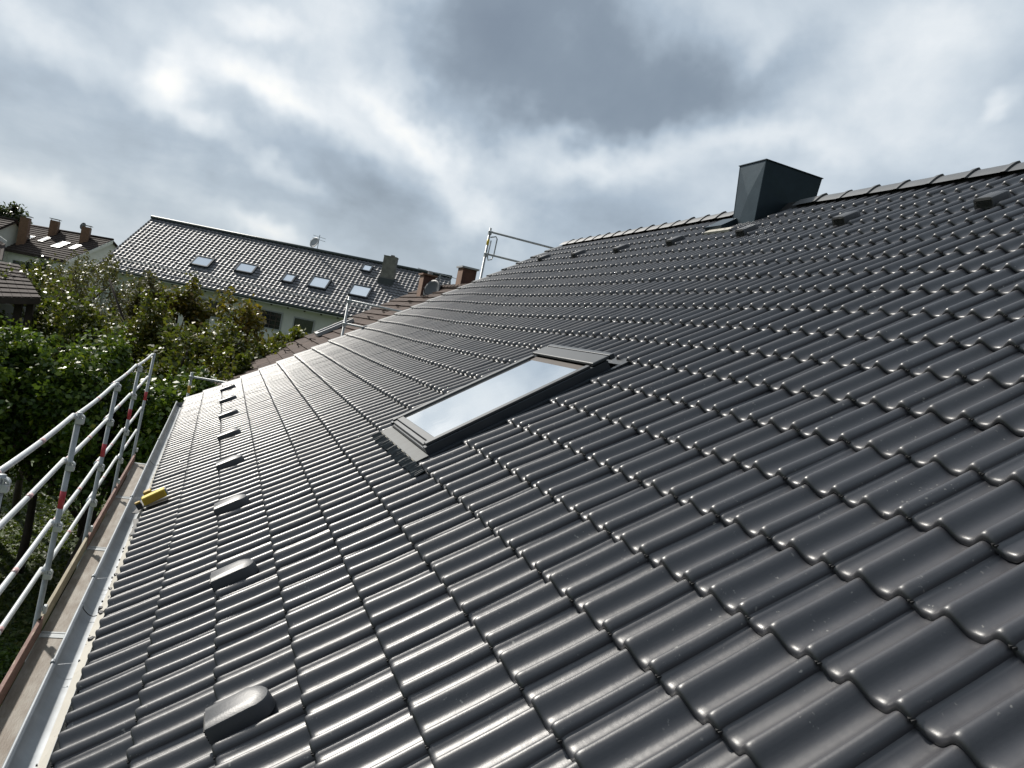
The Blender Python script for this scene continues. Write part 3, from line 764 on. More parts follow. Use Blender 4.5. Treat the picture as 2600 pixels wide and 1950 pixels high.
for (u, v) in ((-18.5, 2.6), (-18.6, 3.0), (-18.2, 3.9), (-18.05, 4.71), (-18.0, 5.16), (-17.9, 5.58), (-17.7, 5.92), (-17.5, 6.3), (-18.35, 2.2), (-14.6, 5.6), (-14.9, 4.9)):
    Tb = RFrame(u, v, NB); mb = MB()
    mb.tube([Tb @ Vector(p) for p in ((-.10, 0, -.01), (-.10, -.02, .085), (.10, -.02, .085), (.10, 0, -.01))], .010, 6)
    mb.tube([Tb @ Vector(p) for p in ((-.10, -.02, .085), (-.10, .12, -.005))], .008, 6); mb.tube([Tb @ Vector(p) for p in ((.10, -.02, .085), (.10, .12, -.005))], .008, 6)
    mb.build('snow_hook', M_BROWN2, nb)
# opened silver roof window
Tb = RFrame(-19.75, 3.25, NB)
w_ = empty('roof_window', tuple(Tb.translation)); w_.parent = nb; w_.matrix_parent_inverse = nb.matrix_world.inverted()
MB().box((0, 0, 0), (.09, 1.15, .11), Tb).build('frame', M_DISH, w_, bevel=.008)
MB().box((.70, 0, 0), (.79, 1.15, .11), Tb).build('frame', M_DISH, w_, bevel=.008)
MB().box((.092, 0, 0), (.698, .09, .10), Tb).build('frame', M_WALL, w_, bevel=.008)
MB().box((.092, 1.06, 0), (.698, 1.15, .12), Tb).build('frame', M_WOOD, w_)
MB().box((.092, .092, .01), (.698, 1.058, .03), Tb).build('pane', M_DGLASS, w_)
def chimney(par, x, y, z0, z1, wx, wy, mt, cap, mside=None):
    c = empty('chimney', (x, y, z0)); c.parent = par; c.matrix_parent_inverse = par.matrix_world.inverted()
    MB().box((x-wx/2, y-wy/2, z0), (x+wx/2, y+wy/2, z1)).build('shaft', mt, c)
    if mside: MB().box((x+wx/2+.002, y-wy/2+.01, z0), (x+wx/2+.012, y+wy/2-.01, z1-.01)).build('shaft_face', mside, c)  # thin slab painted darker, as the side turned from the sun
    MB().box((x-wx/2-.05, y-wy/2-.05, z1+.002), (x+wx/2+.05, y+wy/2+.05, z1+.05)).build('cap', cap, c)
    return c
c1 = chimney(nb, -18.7, 5.85, 8.4, 9.93, .5, .36, M_BRICK, M_BRICK, M_BRICKD)
MB().tube([(-18.7, 5.9, 9.98), (-18.7, 5.9, 10.10)], .07, 10).build('flue', M_DISH, c1)
chimney(nb, -16.6, 6.42, 9.0, 10.20, .5, .40, M_BRICK, M_DISH, M_BRICKD)
def dish(par, c, r, aim, mt, name='satellite_dish'):
    c = Vector(c); aim = Vector(aim).normalized(); a = aim.orthogonal().normalized(); b = aim.cross(a); V = []; F = []
    n = 20; rings = 5
    V.append(c-aim*r*.18)
    for k in range(1, rings+1):
        rr = r*k/rings
        for t in range(n): V.append(c + a*math.cos(2*PI*t/n)*rr + b*math.sin(2*PI*t/n)*rr - aim*r*.18*(1-(k/rings)**2))
    for t in range(n): F.append((0, 1+t, 1+(t+1) % n))
    for k in range(rings-1):
        for t in range(n): F.append((1+k*n+t, 1+(k+1)*n+t, 1+(k+1)*n+(t+1) % n, 1+k*n+(t+1) % n))
    o = add(name, mesh_data(name, V, F, mt, True), par); s_ = o.modifiers.new('s', 'SOLIDIFY'); s_.thickness = .02
    MB().tube([c-b*r*.9 if b.z > 0 else c+b*r*.9, c+aim*r*.75+Vector((0, 0, -r*.5)), c+aim*r*.9+Vector((0, 0, -r*.1))], .015, 6).build('feed_arm', mt, o)
    return o
d1 = dish(nb, (-18.0, 5.86, 9.50), .33, (.45, -.86, .2), M_DISHD)
MB().tube([(-18.3, 6.12, 9.0), (-18.3, 6.12, 10.05)], .022, 8).build('mast', M_GALV, nb)
an = empty('antenna', (-18.3, 6.12, 10.0)); an.parent = nb; an.matrix_parent_inverse = nb.matrix_world.inverted()
MB().tube([(-18.9, 5.55, 10.12), (-17.9, 6.75, 9.98)], .008, 6).build('boom', M_GALV, an)
mb = MB()
for t in np.linspace(.05, .95, 7):
    p = Vector((-18.9, 5.55, 10.12)).lerp(Vector((-17.9, 6.75, 9.98)), t); mb.tube([p+Vector((.18, -.12, 0)), p-Vector((.18, -.12, 0))], .005, 5)
mb.build('antenna_elements', M_GALV, an)

# ------------------------------------------------------------------ long white house with grey tiled roof, across the gardens
SC = 1.35
r0 = CW + (np.array([-41.5, -3.95, 11.45])-CW)*SC; th = math.radians(21.8)
ax = np.array([math.sin(th), math.cos(th), 0]); dn = np.array([math.cos(th), -math.sin(th), 0]); pit = math.radians(35)
svv = dn*math.cos(pit)-np.array([0, 0, math.sin(pit)]); nrm = np.cross(svv, ax); nrm = nrm if nrm[2] > 0 else -nrm
def FH(a, s, n=0): return Vector(r0 + ax*a*SC + svv*s*SC + nrm*n)
fh = empty('white_house', tuple(FH(8, 3))[:2]+(0,), label='long white house with grey wave-tiled roof and a row of skylights across the gardens', cat='house')
M_FTILE = mat('grey_wave_tile', (.135, .135, .145), .55, var=.3, vscale=2, spec=.55, bump=.002, bscale=8)
RW, RL = 16.21, 5.33
ncol = 73; nrow = 21; gx = RW/ncol; gs_ = RL/nrow
V = []; F = []; nx = 8
fx = [k/nx for k in range(nx+1)]
for r in range(nrow):
    for c in range(ncol):
        ht = random.gauss(0, .004)
        k0 = len(V)
        for (t, dz_) in ((0, -.045), (.0, .0), (.10, -.000), (1.12, -.055)):   # from lower lip upward
            for f_ in fx:
                p_h = (math.cos(2*PI*(f_)) * .5+.5)**1.2*.045
                V.append(tuple(FH((c+f_)*gx, RL - (r+t)*gs_, p_h+dz_+ht)))
        for a in range(3):
            for b in range(nx): q_ = k0+a*(nx+1)+b; F.append((q_, q_+1, q_+nx+2, q_+nx+1))
tag(add('tile_field', mesh_data('tile_field', V, F, M_FTILE, 60), fh), kind='stuff')
MB().slab([FH(0, 0, -.1), FH(RW, 0, -.1), FH(RW, RL, -.1), FH(0, RL, -.1)], (0, 0, -.15)).build('roof_deck', M_GUTD, fh)
rb = lambda a, s: Vector(r0 + ax*a*SC - dn*s*SC*math.cos(pit) + np.array([0, 0, -s*SC*math.sin(pit)]))
MB().slab([rb(0, 0), rb(RW, 0), rb(RW, RL), rb(0, RL)], (0, 0, -.15)).build('rear_roof_slope', M_GUTD, fh)
mb = MB().tube([FH(-.05, 0, .06), FH(RW+.05, 0, .06)], .11, 10); mb.build('ridge', M_GUTD, fh, True)
MB().tube([FH(0, RL+.02, -.10), FH(RW, RL+.02, -.10)], .085, 10).build('gutter', M_GUTD, fh, True)
MB().tube([FH(0, 0, -.05), FH(0, RL, -.05)], .05, 6).build('verge_trim', M_GUTD, fh)
MB().tube([FH(RW, 0, -.05), FH(RW, RL, -.05)], .05, 6).build('verge_trim', M_GUTD, fh)
e0 = np.array(FH(0, RL)); ze = e0[2]
wd = 2*RL*SC*math.cos(pit)-1.2
w0 = e0 - dn*.60
def WL(a, d_, z): p = w0 + ax*a - dn*d_; return Vector((p[0], p[1], z))
L_ = RW*SC
mb = MB().prism([WL(.25, 0, 0), WL(L_-.25, 0, 0), WL(L_-.25, wd, 0), WL(.25, wd, 0)], [WL(.25, 0, ze+.25), WL(L_-.25, 0, ze+.25), WL(L_-.25, wd, ze+.25), WL(.25, wd, ze+.25)])
mb.build('wall', M_WALL2, fh)
for a in (.25, L_-.45):
    MB().prism([WL(a, 0, ze+.24), WL(a, wd, ze+.24), WL(a, wd/2, float(r0[2])-.3)], [WL(a+.2, 0, ze+.24), WL(a+.2, wd, ze+.24), WL(a+.2, wd/2, float(r0[2])-.3)]).build('gable_wall', M_WALL2, fh)
MB().slab([Vector(e0)+Vector((0, 0, -.24)), Vector(e0+ax*L_)+Vector((0, 0, -.24)), Vector(e0+ax*L_-dn*.6)+Vector((0, 0, -.20)), Vector(e0-dn*.6)+Vector((0, 0, -.20))], (0, 0, .03)).build('soffit', M_WALL2, fh)
mb = MB()
for k in range(20):
    p = e0+ax*(L_*(k+.5)/20)-dn*.3; mb.box((p[0]-.06, p[1]-.06, ze-.34), (p[0]+.06, p[1]+.06, ze-.245))
mb.build('rafter_end', M_WOOD, fh)
MB().tube([WL(.4, -.08, 0), WL(.4, -.08, ze-.6), WL(.4, -.5, ze-.15)], .05, 8).build('downpipe', M_DISH, fh, True)
def wwin(a0, a1, z0, z1, bars=0):
    f_ = empty('window', tuple(WL(a0, -.02, z0))); f_.parent = fh; f_.matrix_parent_inverse = fh.matrix_world.inverted()
    q_ = lambda a, d_, z: WL(a, d_, z)
    def bb(name, x0, x1, zz0, zz1, d0, d1, mt):
        MB().prism([q_(x0, d1, zz0), q_(x1, d1, zz0), q_(x1, d1, zz1), q_(x0, d1, zz1)], [q_(x0, d0, zz0), q_(x1, d0, zz0), q_(x1, d0, zz1), q_(x0, d0, zz1)]).build(name, mt, f_)
    bb('pane', a0+.08, a1-.08, z0+.08, z1-.08, -.004, .10, M_DGLASS)
    bb('frame', a0, a1, z1-.08, z1, -.05, .10, M_DISH); bb('frame', a0, a1, z0, z0+.08, -.05, .10, M_DISH)
    bb('frame', a0, a0+.08, z0+.08, z1-.08, -.05, .10, M_DISH); bb('frame', a1-.08, a1, z0+.08, z1-.08, -.05, .10, M_DISH)
    for b in range(bars):
        xx = a0+(a1-a0)*(b+1)/(bars+1); bb('glazing_bar', xx-.03, xx+.03, z0+.08, z1-.08, -.03, -.006, M_WOOD)
    if bars:
        for b in range(3):
            zz = z0+(z1-z0)*(b+1)/4; bb('glazing_bar', a0+.08, a1-.08, zz-.03, zz+.03, -.032, -.028, M_WOOD)
zsc = lambda z: CW[2]+(z-CW[2])*SC
wwin(9.62*SC, 10.66*SC, zsc(7.12), zsc(7.84)); wwin(7.9*SC, 9.08*SC, zsc(7.0), zsc(7.90), 3)
wwin(5.0*SC, 6.2*SC, zsc(7.0), zsc(7.85), 2); wwin(2.6*SC, 3.6*SC, zsc(7.1), zsc(7.85)); wwin(12.5*SC, 13.6*SC, zsc(7.1), zsc(7.85))
for zz in (1.2, 3.6): 
    for a in (3, 7, 11, 15, 19): wwin(a, a+1.3, zz, zz+1.3)
for (a0, a1, s0, s1, mt) in ((3.88, 4.66, 2.96, 3.70, M_GLASS2), (6.02, 6.81, 2.78, 3.48, M_GLASS2), (8.43, 8.86, 2.95, 3.57, M_GLASS2),
                             (9.76, 10.54, 2.68, 3.56, M_GLASS2), (11.80, 12.64, 2.70, 3.58, M_GLASS2), (11.73, 12.10, .58, 1.10, M_GLASS2)):
    f_ = empty('roof_window', tuple(FH(a0, s1))); f_.parent = fh; f_.matrix_parent_inverse = fh.matrix_world.inverted()
    t_ = .07
    def qb(name, x0, x1, y0, y1, n0, n1, m_): MB().prism([FH(x0, y0, n0), FH(x1, y0, n0), FH(x1, y1, n0), FH(x0, y1, n0)], [FH(x0, y0, n1), FH(x1, y0, n1), FH(x1, y1, n1), FH(x0, y1, n1)]).build(name, m_, f_)
    qb('frame', a0-t_, a0, s0-t_, s1+t_, -.05, .16, M_SKYF); qb('frame', a1, a1+t_, s0-t_, s1+t_, -.05, .16, M_SKYF)
    qb('frame', a0, a1, s0-t_, s0, -.05, .16, M_SKYF); qb('frame', a0, a1, s1, s1+t_, -.05, .14, M_SKYF)
    qb('pane', a0, a1, s0, s1, .05, .12, mt)
# chimney of the white house
cb = np.array(FH(13.15, 1.55)); 
def rbx(par, name, c, hw, hd, z0, z1, mt):
    P_ = [c-ax*hw-dn*hd, c+ax*hw-dn*hd, c+ax*hw+dn*hd, c-ax*hw+dn*hd]
    return MB().prism([Vector((p[0], p[1], z0)) for p in P_], [Vector((p[0], p[1], z1)) for p in P_]).build(name, mt, par)
cz = empty('chimney', tuple(cb)); cz.parent = fh; cz.matrix_parent_inverse = fh.matrix_world.inverted()
rbx(cz, 'shaft', cb, .44, .36, cb[2]-.8, cb[2]+1.62, M_STONE); rbx(cz, 'cap', cb, .46, .38, cb[2]+1.623, cb[2]+1.67, M_STONE)
rbx(cz, 'flue', cb+ax*.1, .12, .12, cb[2]+1.673, cb[2]+1.78, M_STONE); rbx(cz, 'flashing', cb, .52, .50, cb[2]-.75, cb[2]+.10, M_LEAD)
dp = FH(8.72, -.15, .3); dish(fh, tuple(dp+Vector((0, 0, .20))), .40, (.55, -.75, .3), M_DISH)
MB().tube([FH(8.95, 0, 0), FH(8.95, 0, 0)+Vector((0, 0, 1.15))], .025, 6).build('mast', M_GALV, fh)
for a_ in (.85, 1.05): MB().tube([FH(8.6, 0, 0)+Vector((0, 0, a_)), FH(9.3, 0, 0)+Vector((0, 0, a_-.1))], .015, 5).build('antenna_element', M_GALV, fh)
mb = MB()
for s_ in (4.60, 4.66): mb.tube([FH(.1, s_, .16), FH(RW, s_, .16)], .02, 5)
for k in range(30): mb.tube([FH(.2+k*.54, 4.6, .17), FH(.2+k*.54, 4.66, .0)], .02, 5)
mb.build('snow_guard', M_GALV, fh)

# ------------------------------------------------------------------ terrace far left
def gable_house(name, rr, rl, L, pitch, ground, lab, roofm, wallm, over=.4):
    rr, rl = np.array(rr), np.array(rl); rl[2] = rr[2]
    a = rr-rl; ln = np.hypot(a[0], a[1]); a = a/ln; a[2] = 0; d = np.array([a[1], -a[0], 0]); d = d if d[0] > 0 else -d
    e = empty(name, (rr[0], rr[1], 0), **lab)
    dz_ = L*math.tan(pitch)
    P_ = lambda t, s, z=0: Vector(rl + a*t + d*s + np.array([0, 0, -abs(s)*math.tan(pitch)+z]))
    # roof built course by course with a lip at every course
    V = []; F = []; nr = 14
    for k in range(nr):
        s0 = L*k/nr; s1 = L*(k+1)/nr
        q_ = [P_(-.1, s0, -.02), P_(ln+.1, s0, -.02), P_(ln+.1, s1, .05), P_(-.1, s1, .05), P_(ln+.1, s1, -.03), P_(-.1, s1, -.03)]
        b = len(V); V += q_; F += [(b, b+1, b+2, b+3), (b+3, b+2, b+4, b+5)]
    add('roof', mesh_data('roof', V, F, roofm), e)
    MB().slab([P_(-.1, 0, -.06), P_(ln+.1, 0, -.06), P_(ln+.1, L, -.06), P_(-.1, L, -.06)], (0, 0, -.15)).build('roof_deck', roofm, e)
    MB().slab([P_(-.1, 0, 0), P_(ln+.1, 0, 0), P_(ln+.1, -L, 0), P_(-.1, -L, 0)], (0, 0, -.15)).build('rear_roof_slope', roofm, e)
    MB().tube([P_(-.1, 0, .03), P_(ln+.1, 0, .03)], .10, 8).build('ridge', roofm, e, True)
    s = L-over; c = [rl+a*.1+d*s, rl+a*(ln-.1)+d*s, rl+a*(ln-.1)-d*s, rl+a*.1-d*s]; zt_ = rr[2]-dz_+.15
    MB().prism([Vector((p[0], p[1], ground)) for p in c], [Vector((p[0], p[1], zt_)) for p in c]).build('wall', wallm, e)
    for q_ in (rl+a*.1, rl+a*(ln-.3)):
        tri = [Vector((*(q_+d*s)[:2], zt_-.01)), Vector((*(q_-d*s)[:2], zt_-.01)), Vector((*q_[:2], rr[2]-.2))]
        MB().prism(tri, [v+Vector(a*.2) for v in tri]).build('gable_wall', wallm, e)
    return e, P_, a, d, ln
rr = at(285, 609, 75); rl = at(66, 572, 75*1.13)
ln0 = rl-rr; rl2 = rr+ln0*1.0
th_, P_, a_, d_, ln_ = gable_house('terraced_house', rr, rl2, 3.75, math.radians(34), 0, dict(label='brown-roofed terraced house far left with three chimneys and white walls', cat='house'), M_BROWN2, M_WALL)
def roofwin(par, Pf, t0, t1, s0, s1):
    f_ = empty('roof_window', tuple(Pf(t0, s1))); f_.parent = par; f_.matrix_parent_inverse = par.matrix_world.inverted()
    MB().slab([Pf(t0-.08, s0-.08, .06), Pf(t1+.08, s0-.08, .06), Pf(t1+.08, s1+.08, .06), Pf(t0-.08, s1+.08, .06)], (0, 0, .05)).build('frame', M_SKYF, f_)
    MB().slab([Pf(t0, s0, .115), Pf(t1, s0, .115), Pf(t1, s1, .115), Pf(t0, s1, .115)], (0, 0, .02)).build('pane', M_GLASS2, f_)
def on_roof(x, y, Pf, ln, L):       # brute-force the roof coordinates of a photo pixel
    best = None
    for t in np.linspace(-.2*ln, 1.05*ln, 90):
        for s in np.linspace(-.1, L, 50):
            q = M @ (np.array(Pf(t, s))-CW); e2 = (1300+FPX*q[0]/q[2]-x)**2+(975+FPX*q[1]/q[2]-y)**2
            if best is None or e2 < best[0]: best = (e2, t, s)
    return best[1], best[2]
for (x, y, w, l) in ((71, 607, .55, .6), (114, 610.5, .55, .6), (154, 624, 1.0, .75), (190, 629, .55, .5)):
    t, s = on_roof(x, y, P_, ln_, 3.75); roofwin(th_, P_, t-w/2, t+w/2, s-l/2, s+l/2)
for (x, y, h) in ((135, 594, 1.15), (215, 610, 1.15)):
    t, s = on_roof(x, y, P_, ln_, 3.75); p = P_(t, s)
    c = empty('chimney', tuple(p)); c.parent = th_; c.matrix_parent_inverse = th_.matrix_world.inverted()
    MB().box((p.x-.45, p.y-.32, p.z-.6), (p.x+.45, p.y+.32, p.z+h)).build('shaft', M_BRICK, c)
    MB().box((p.x-.5, p.y-.4, p.z+h+.12), (p.x+.5, p.y+.4, p.z+h+.16)).build('cap', M_DISH, c)
    for sx_ in (-.3, .3): MB().box((p.x-.03, p.y+sx_-.02, p.z+h), (p.x+.03, p.y+sx_+.02, p.z+h+.12)).build('cap_post', M_DISH, c)
t, s = on_roof(196, 600, P_, ln_, 3.75); dish(th_, tuple(P_(t, 0, .75)), .32, (.7, -.6, .2), M_DISHD); MB().tube([P_(t, 0), P_(t, 0, .9)], .03, 6).build('mast', M_GALV, th_)
# white fascia board along the near verge
MB().slab([P_(ln_+.11, 0, -.02), P_(ln_+.11, 3.75, -.02), P_(ln_+.11, 3.75, -.30), P_(ln_+.11, 0, -.30)], Vector(a_*.05)).build('barge_board', M_WALL, th_)
for t in (1.2, 4.6, 8.0):
    q0, q1 = P_(t, 3.38), P_(t+1.5, 3.38)
    for zz in (1.0, 3.7, 6.3):
        A_, B_ = Vector((q0.x, q0.y, zz)), Vector((q1.x, q1.y, zz)); MB().slab([A_, B_, B_+Vector((0, 0, 1.3)), A_+Vector((0, 0, 1.3))], Vector(d_*.06)).build('window', M_DGLASS, th_)
# next house of the terrace, further left and a little higher
rr2 = at(40, 560, 80); rl3 = at(-260, 505, 92)
t2, P2, a2, d2_, ln2 = gable_house('terraced_house', rr2, rl3, 4.2, math.radians(34), 0, dict(label='next terraced house at the left edge, with reddish roof and an end chimney', cat='house'), M_BROWN2, M_WALL)
p = Vector(at(60, 590, 80)); c = empty('chimney', tuple(p)); c.parent = t2; c.matrix_parent_inverse = t2.matrix_world.inverted()
MB().box((p.x-.45, p.y-.33, p.z-1.2), (p.x+.45, p.y+.33, at(60, 551, 80)[2])).build('shaft', M_BRICK, c)
MB().box((p.x-.55, p.y-.45, at(60, 548, 80)[2]), (p.x+.55, p.y+.45, at(60, 548, 80)[2]+.05)).build('cap', M_DISH, c)
# lower dark roof behind the gable of the terrace
rr4 = at(330, 640, 84); rl4 = at(262, 628, 90)
gable_house('low_extension', rr4, rl4, 4.0, math.radians(36), 0, dict(label='low dark-roofed house between the white gable and the long tiled roof', cat='house'), M_GUTD, M_WALL2)

# ------------------------------------------------------------------ timber garden house at the left edge
gh = empty('garden_house', tuple(at(30, 780, 24))[:2]+(0,), label='brown shingled garden house on dark timber posts at the left edge', cat='garden house')
A0, A1, A2, A3 = (Vector(at(-120, 640, 27)), Vector(at(48, 672, 27)), Vector(at(104, 757, 23)), Vector(at(-120, 752, 23)))
for k in range(9):
    l0 = A0.lerp(A3, k/9); l1 = A0.lerp(A3, (k+1)/9); r0_ = A1.lerp(A2, k/9); r1_ = A1.lerp(A2, (k+1)/9); ncol_ = 9
    for c_ in range(ncol_):
        f0, f1 = (c_+.02)/ncol_, (c_+.98)/ncol_
        MB().slab([l0.lerp(r0_, f0), l0.lerp(r0_, f1), l1.lerp(r1_, f1)+Vector((0, 0, .03)), l1.lerp(r1_, f0)+Vector((0, 0, .03))], (0, 0, -.02)).build('shingle', M_BROWN2, gh)
MB().slab([A0+Vector((0, 0, -.03)), A1+Vector((0, 0, -.03)), A2+Vector((0, 0, -.03)), A3+Vector((0, 0, -.03))], (0, 0, -.10)).build('roof_deck', M_WOOD, gh)
MB().slab([A2, A3, A3+Vector((0, 0, -.16)), A2+Vector((0, 0, -.16))], (.06, 0, 0)).build('fascia', M_WOOD, gh)
for x in (-60, 48, 78):
    p = Vector(at(x, 775, 23.3)); MB().box((p.x-.08, p.y-.08, 0), (p.x+.08, p.y+.08, p.z+.05)).build('post', M_WOOD, gh)
    p = Vector(at(x-14, 775, 26.0)); MB().box((p.x-.08, p.y-.08, 0), (p.x+.08, p.y+.08, p.z+.4)).build('post', M_WOOD, gh)
p0, p1 = Vector(at(-90, 730, 25)), Vector(at(70, 757, 25))
MB().slab([Vector((p0.x, p0.y, 2)), Vector((p1.x, p1.y, 2)), p1+Vector((0, 0, -.25)), p0+Vector((0, 0, -.25))], (-.1, 0, 0)).build('rear_panel', M_WALL2, gh)
# white barge board of a second small gable at the very edge
MB().slab([Vector(at(-40, 570, 29)), Vector(at(18, 612, 29)), Vector(at(15, 620, 29)), Vector(at(-44, 580, 29))], (.08, 0, 0)).build('barge_board', M_WALL, gh)
MB().slab([Vector(at(-40, 582, 29.2)), Vector(at(13, 616, 29.2)), Vector(at(5, 660, 27.2)), Vector(at(-60, 650, 27.2))], (-.1, 0, -.02)).build('upper_roof', M_BROWN2, gh)

# ------------------------------------------------------------------ trees
def tree(name, base, top, crown_r, crown_h, nleaf, size, lm, lab, clumps=26, trunk=.12, droop=0.0, gaps=1.0, col_shift=0.0, group=None, shape=1.0):
    bx, by = base; root = empty(name, (bx, by, 0), **lab)
    if group: root['group'] = group
    zc = top-crown_h/2
    mb = MB(); pts = [(bx+random.gauss(0, .05)*k, by+random.gauss(0, .05)*k, (top-.5)*k/6) for k in range(7)]
    mb.tube(pts, .1, 8, rs=[trunk*(1-.13*k) for k in range(7)])
    limbs = []
    cen = []
    for c in range(clumps):
        while True:
            v = rng.uniform(-1, 1, 3)
            if np.linalg.norm(v) <= 1: break
        if c < clumps*.6: v /= max(np.linalg.norm(v), .25)**.6
        w = crown_r*(1-.35*shape*max(v[2], 0))
        p = np.array([bx+v[0]*w, by+v[1]*w, zc+v[2]*crown_h/2*.9]); cen.append(p)
        k = random.randint(2, 5); s = Vector(pts[k]); e = Vector(p)
        if s.z > e.z: s = Vector(pts[2])
        mid = s.lerp(e, .5)+Vector((random.gauss(0, .1), random.gauss(0, .1), .15)); mb.tube([s, mid, e], .03, 5, rs=[.045, .025, .008])
    mb.build('trunk', M_BARK, root, True)
    cen = np.array(cen); cr = rng.uniform(.28, .62, clumps)*crown_r*.62
    bri = rng.uniform(0, 1, clumps)
    # long upright shoots on the outline
    idx = rng.integers(0, clumps, nleaf); d = rng.normal(size=(nleaf, 3)); d /= np.linalg.norm(d, axis=1)[:, None]
    rad = rng.random(nleaf)**.45
    P = cen[idx] + d*(cr[idx]*rad)[:, None]*np.array([1, 1, 1.15])
    ns_ = clumps*3; sh_c = rng.integers(0, clumps, ns_); sdir = rng.normal(size=(ns_, 3)); sdir[:, 2] = np.abs(sdir[:, 2])+1.0; sdir /= np.linalg.norm(sdir, axis=1)[:, None]
    m_ = int(nleaf*.25); si = rng.integers(0, ns_, m_); tt = rng.random(m_)
    P[:m_] = cen[sh_c[si]] + sdir[si]*(cr[sh_c[si]]*(.6+tt*1.1))[:, None] + rng.normal(size=(m_, 3))*size*.9
    Nn = d*.5 + rng.normal(size=(nleaf, 3))*.6; Nn[:, 2] += .55; Nn /= np.linalg.norm(Nn, axis=1)[:, None]
    P[:, 2] = np.maximum(P[:, 2], .15)
    sz = size*rng.uniform(.6, 1.35, nleaf)
    r_ = np.clip(.22+.35*bri[idx]+rng.normal(size=nleaf)*.20+col_shift, 0, 1)
    add('crown', leaf_mesh('crown', quads(P, Nn, sz, 1.5), lm, r_), root)
    return root
G1 = 'broad-leaved green trees behind the scaffold'
specs = [((-15.2, -4.1), 6.55, 1.7, 3.3), ((-15.6, -1.9), 6.6, 1.7, 3.8), ((-14.9, .1), 6.2, 1.5, 4.2), ((-15.2, 1.9), 6.0, 1.4, 4.0),
         ((-18.4, -3.4), 7.0, 1.8, 3.6), ((-17.6, -.6), 7.05, 1.8, 4.6), ((-17.8, 1.6), 6.75, 1.6, 4.6), ((-14.2, -6.6), 6.6, 1.9, 3.6), ((-18.4, -5.9), 7.1, 1.9, 3.8)]
labs = ['green tree nearest the guard rails at the left edge of the gardens', 'green leafy tree directly behind the top guard rail, with dense glossy leaves',
        'green tree just beyond the corner where the gutter ends', 'low green tree touching the far verge of the dark roof',
        'green tree with tall bright shoots below the garden house', 'green tree in the middle of the garden row, under the ochre one', 'olive green tree in front of the white house wall',
        'green tree mostly outside the left edge of the frame, nearest one', 'green tree at the left edge in front of the garden house posts']
for k, ((b), top, r, h) in enumerate(specs):
    tree('broadleaf_tree', b, top, r, h, 17000, .088, M_LEAFG if k not in (3, 4, 5, 6, 8) else M_LEAFG2, dict(label=labs[k], cat='tree'), clumps=34, group=G1, col_shift=.04*math.sin(k*3))
tree('ochre_tree', (-22.6, 1.0), 8.0, 1.6, 4.4, 17000, .10, M_LEAFO, dict(label='ochre and green autumn tree in front of the white house', cat='tree'), clumps=34)
tree('ochre_tree', (-23.2, -.8), 8.0, 1.4, 4.2, 13000, .10, M_LEAFO, dict(label='small orange-brown tree left of the bigger ochre one', cat='tree'), clumps=24, col_shift=-.1)
tree('ochre_tree', (-21.3, 2.6), 7.45, 1.25, 4.0, 12000, .095, M_LEAFG2, dict(label='yellow-green tree between the ochre tree and the dark window of the white house', cat='tree'), clumps=26, col_shift=.15)
tree('brown_tree', (-22.0, -2.5), 8.45, 1.5, 5.5, 22000, .065, M_LEAFB, dict(label='tall brown-olive tree at the left corner of the white house', cat='tree'), clumps=30, shape=.5)
tree('brown_tree', (-23.5, -4.6), 8.25, 2.0, 4.8, 18000, .07, M_LEAFB, dict(label='sparse brown tree between the garden house and the white house', cat='tree'), clumps=40)
tree('brown_tree', (-26.5, -4.2), 8.45, 2.3, 4.4, 16000, .06, M_LEAFB, dict(label='hazy brown bush-like tree below the terraced house', cat='tree'), clumps=44, col_shift=.1)
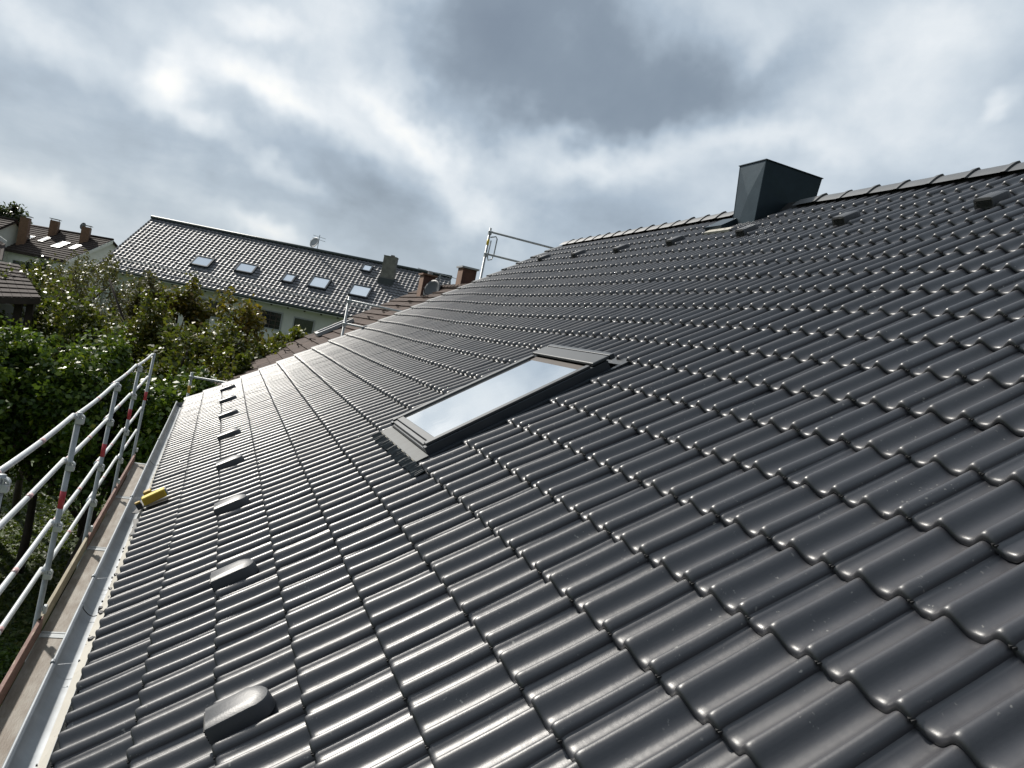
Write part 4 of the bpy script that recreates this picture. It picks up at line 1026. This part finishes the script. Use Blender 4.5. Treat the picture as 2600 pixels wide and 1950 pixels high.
for k, (b, top, r) in enumerate((((-20.6, -1.6), 7.45, 1.5), ((-20.4, .5), 7.35, 1.5), ((-20.2, 2.0), 7.0, 1.2), ((-21.0, -4.6), 7.5, 1.6))):
    tree('olive_tree', b, top, r, 4.2, 16000, .075, M_LEAFG2, dict(label=['olive tree in the second row, right below the brown-olive tree', 'olive tree in the second row, right below the ochre tree', 'olive tree in the second row next to the far verge of the dark roof', 'olive tree in the second row behind the garden house'][k], cat='tree'), clumps=36, col_shift=.08)
tree('slender_shrub', (-20.0, 3.1), 7.25, .75, 3.5, 2600, .07, M_LEAFG2, dict(label='thin airy shrub beside the dark window of the white house', cat='shrub'), clumps=16)
tree('conifer', (-34.0, -9.8), 8.9, 1.6, 6.0, 14000, .09, M_LEAFD, dict(label='dark conifer at the left edge below the terraced roofs', cat='tree'), clumps=36, col_shift=.1)
q = at(12, 545, 110); tree('distant_tree', (float(q[0]), float(q[1])), float(at(20, 516, 110)[2]), 3.0, 8, 12000, .28, M_LEAFD, dict(label='distant tree rising above the roofs at the far left', cat='tree'), clumps=40, trunk=.3, col_shift=.15)
q = at(105, 650, 66); tree('ivy', (float(q[0]), float(q[1])), float(at(105, 648, 66)[2]), 1.4, 6, 9000, .12, M_LEAFD, dict(label='dark green ivy bush climbing the white terraced house wall', cat='shrub'), clumps=30)
for k, (b, top, r) in enumerate((((-11.3, -2.6), 1.3, .9), ((-19.0, -7.5), 2.2, 1.2), ((-9.3, -1.95), 1.0, .7))):
    tree('garden_shrub', b, top, r, top*.95, 5000, .06, M_LEAFG, dict(label=['dark low shrub on the lawn below the scaffold', 'rounded shrub at the back of the lawn on the left', 'small shrub right at the foot of the scaffold'][k], cat='shrub'), clumps=14, trunk=.03, col_shift=-.15)
# a wood far back, low on the horizon behind the houses
n = 26000; aa = np.radians(rng.uniform(-80, 80, n)); Dd = rng.uniform(170, 230, n)
hh = 3.2+1.5*np.sin(aa*9)+.9*np.sin(aa*23+1)+.6*np.sin(aa*61)
P = np.stack([CW[0]-np.cos(aa)*Dd, CW[1]+np.sin(aa)*Dd, rng.random(n)**.7*(hh+3.0)], 1)
Nn = rng.normal(size=(n, 3)); Nn /= np.linalg.norm(Nn, axis=1)[:, None]
tag(add('distant_wood', leaf_mesh('distant_wood', quads(P, Nn, rng.uniform(.8, 1.8, n), 1.3), M_LEAFD, rng.random(n))),
    'far-off wood low on the horizon behind the houses', 'wood', kind='stuff')
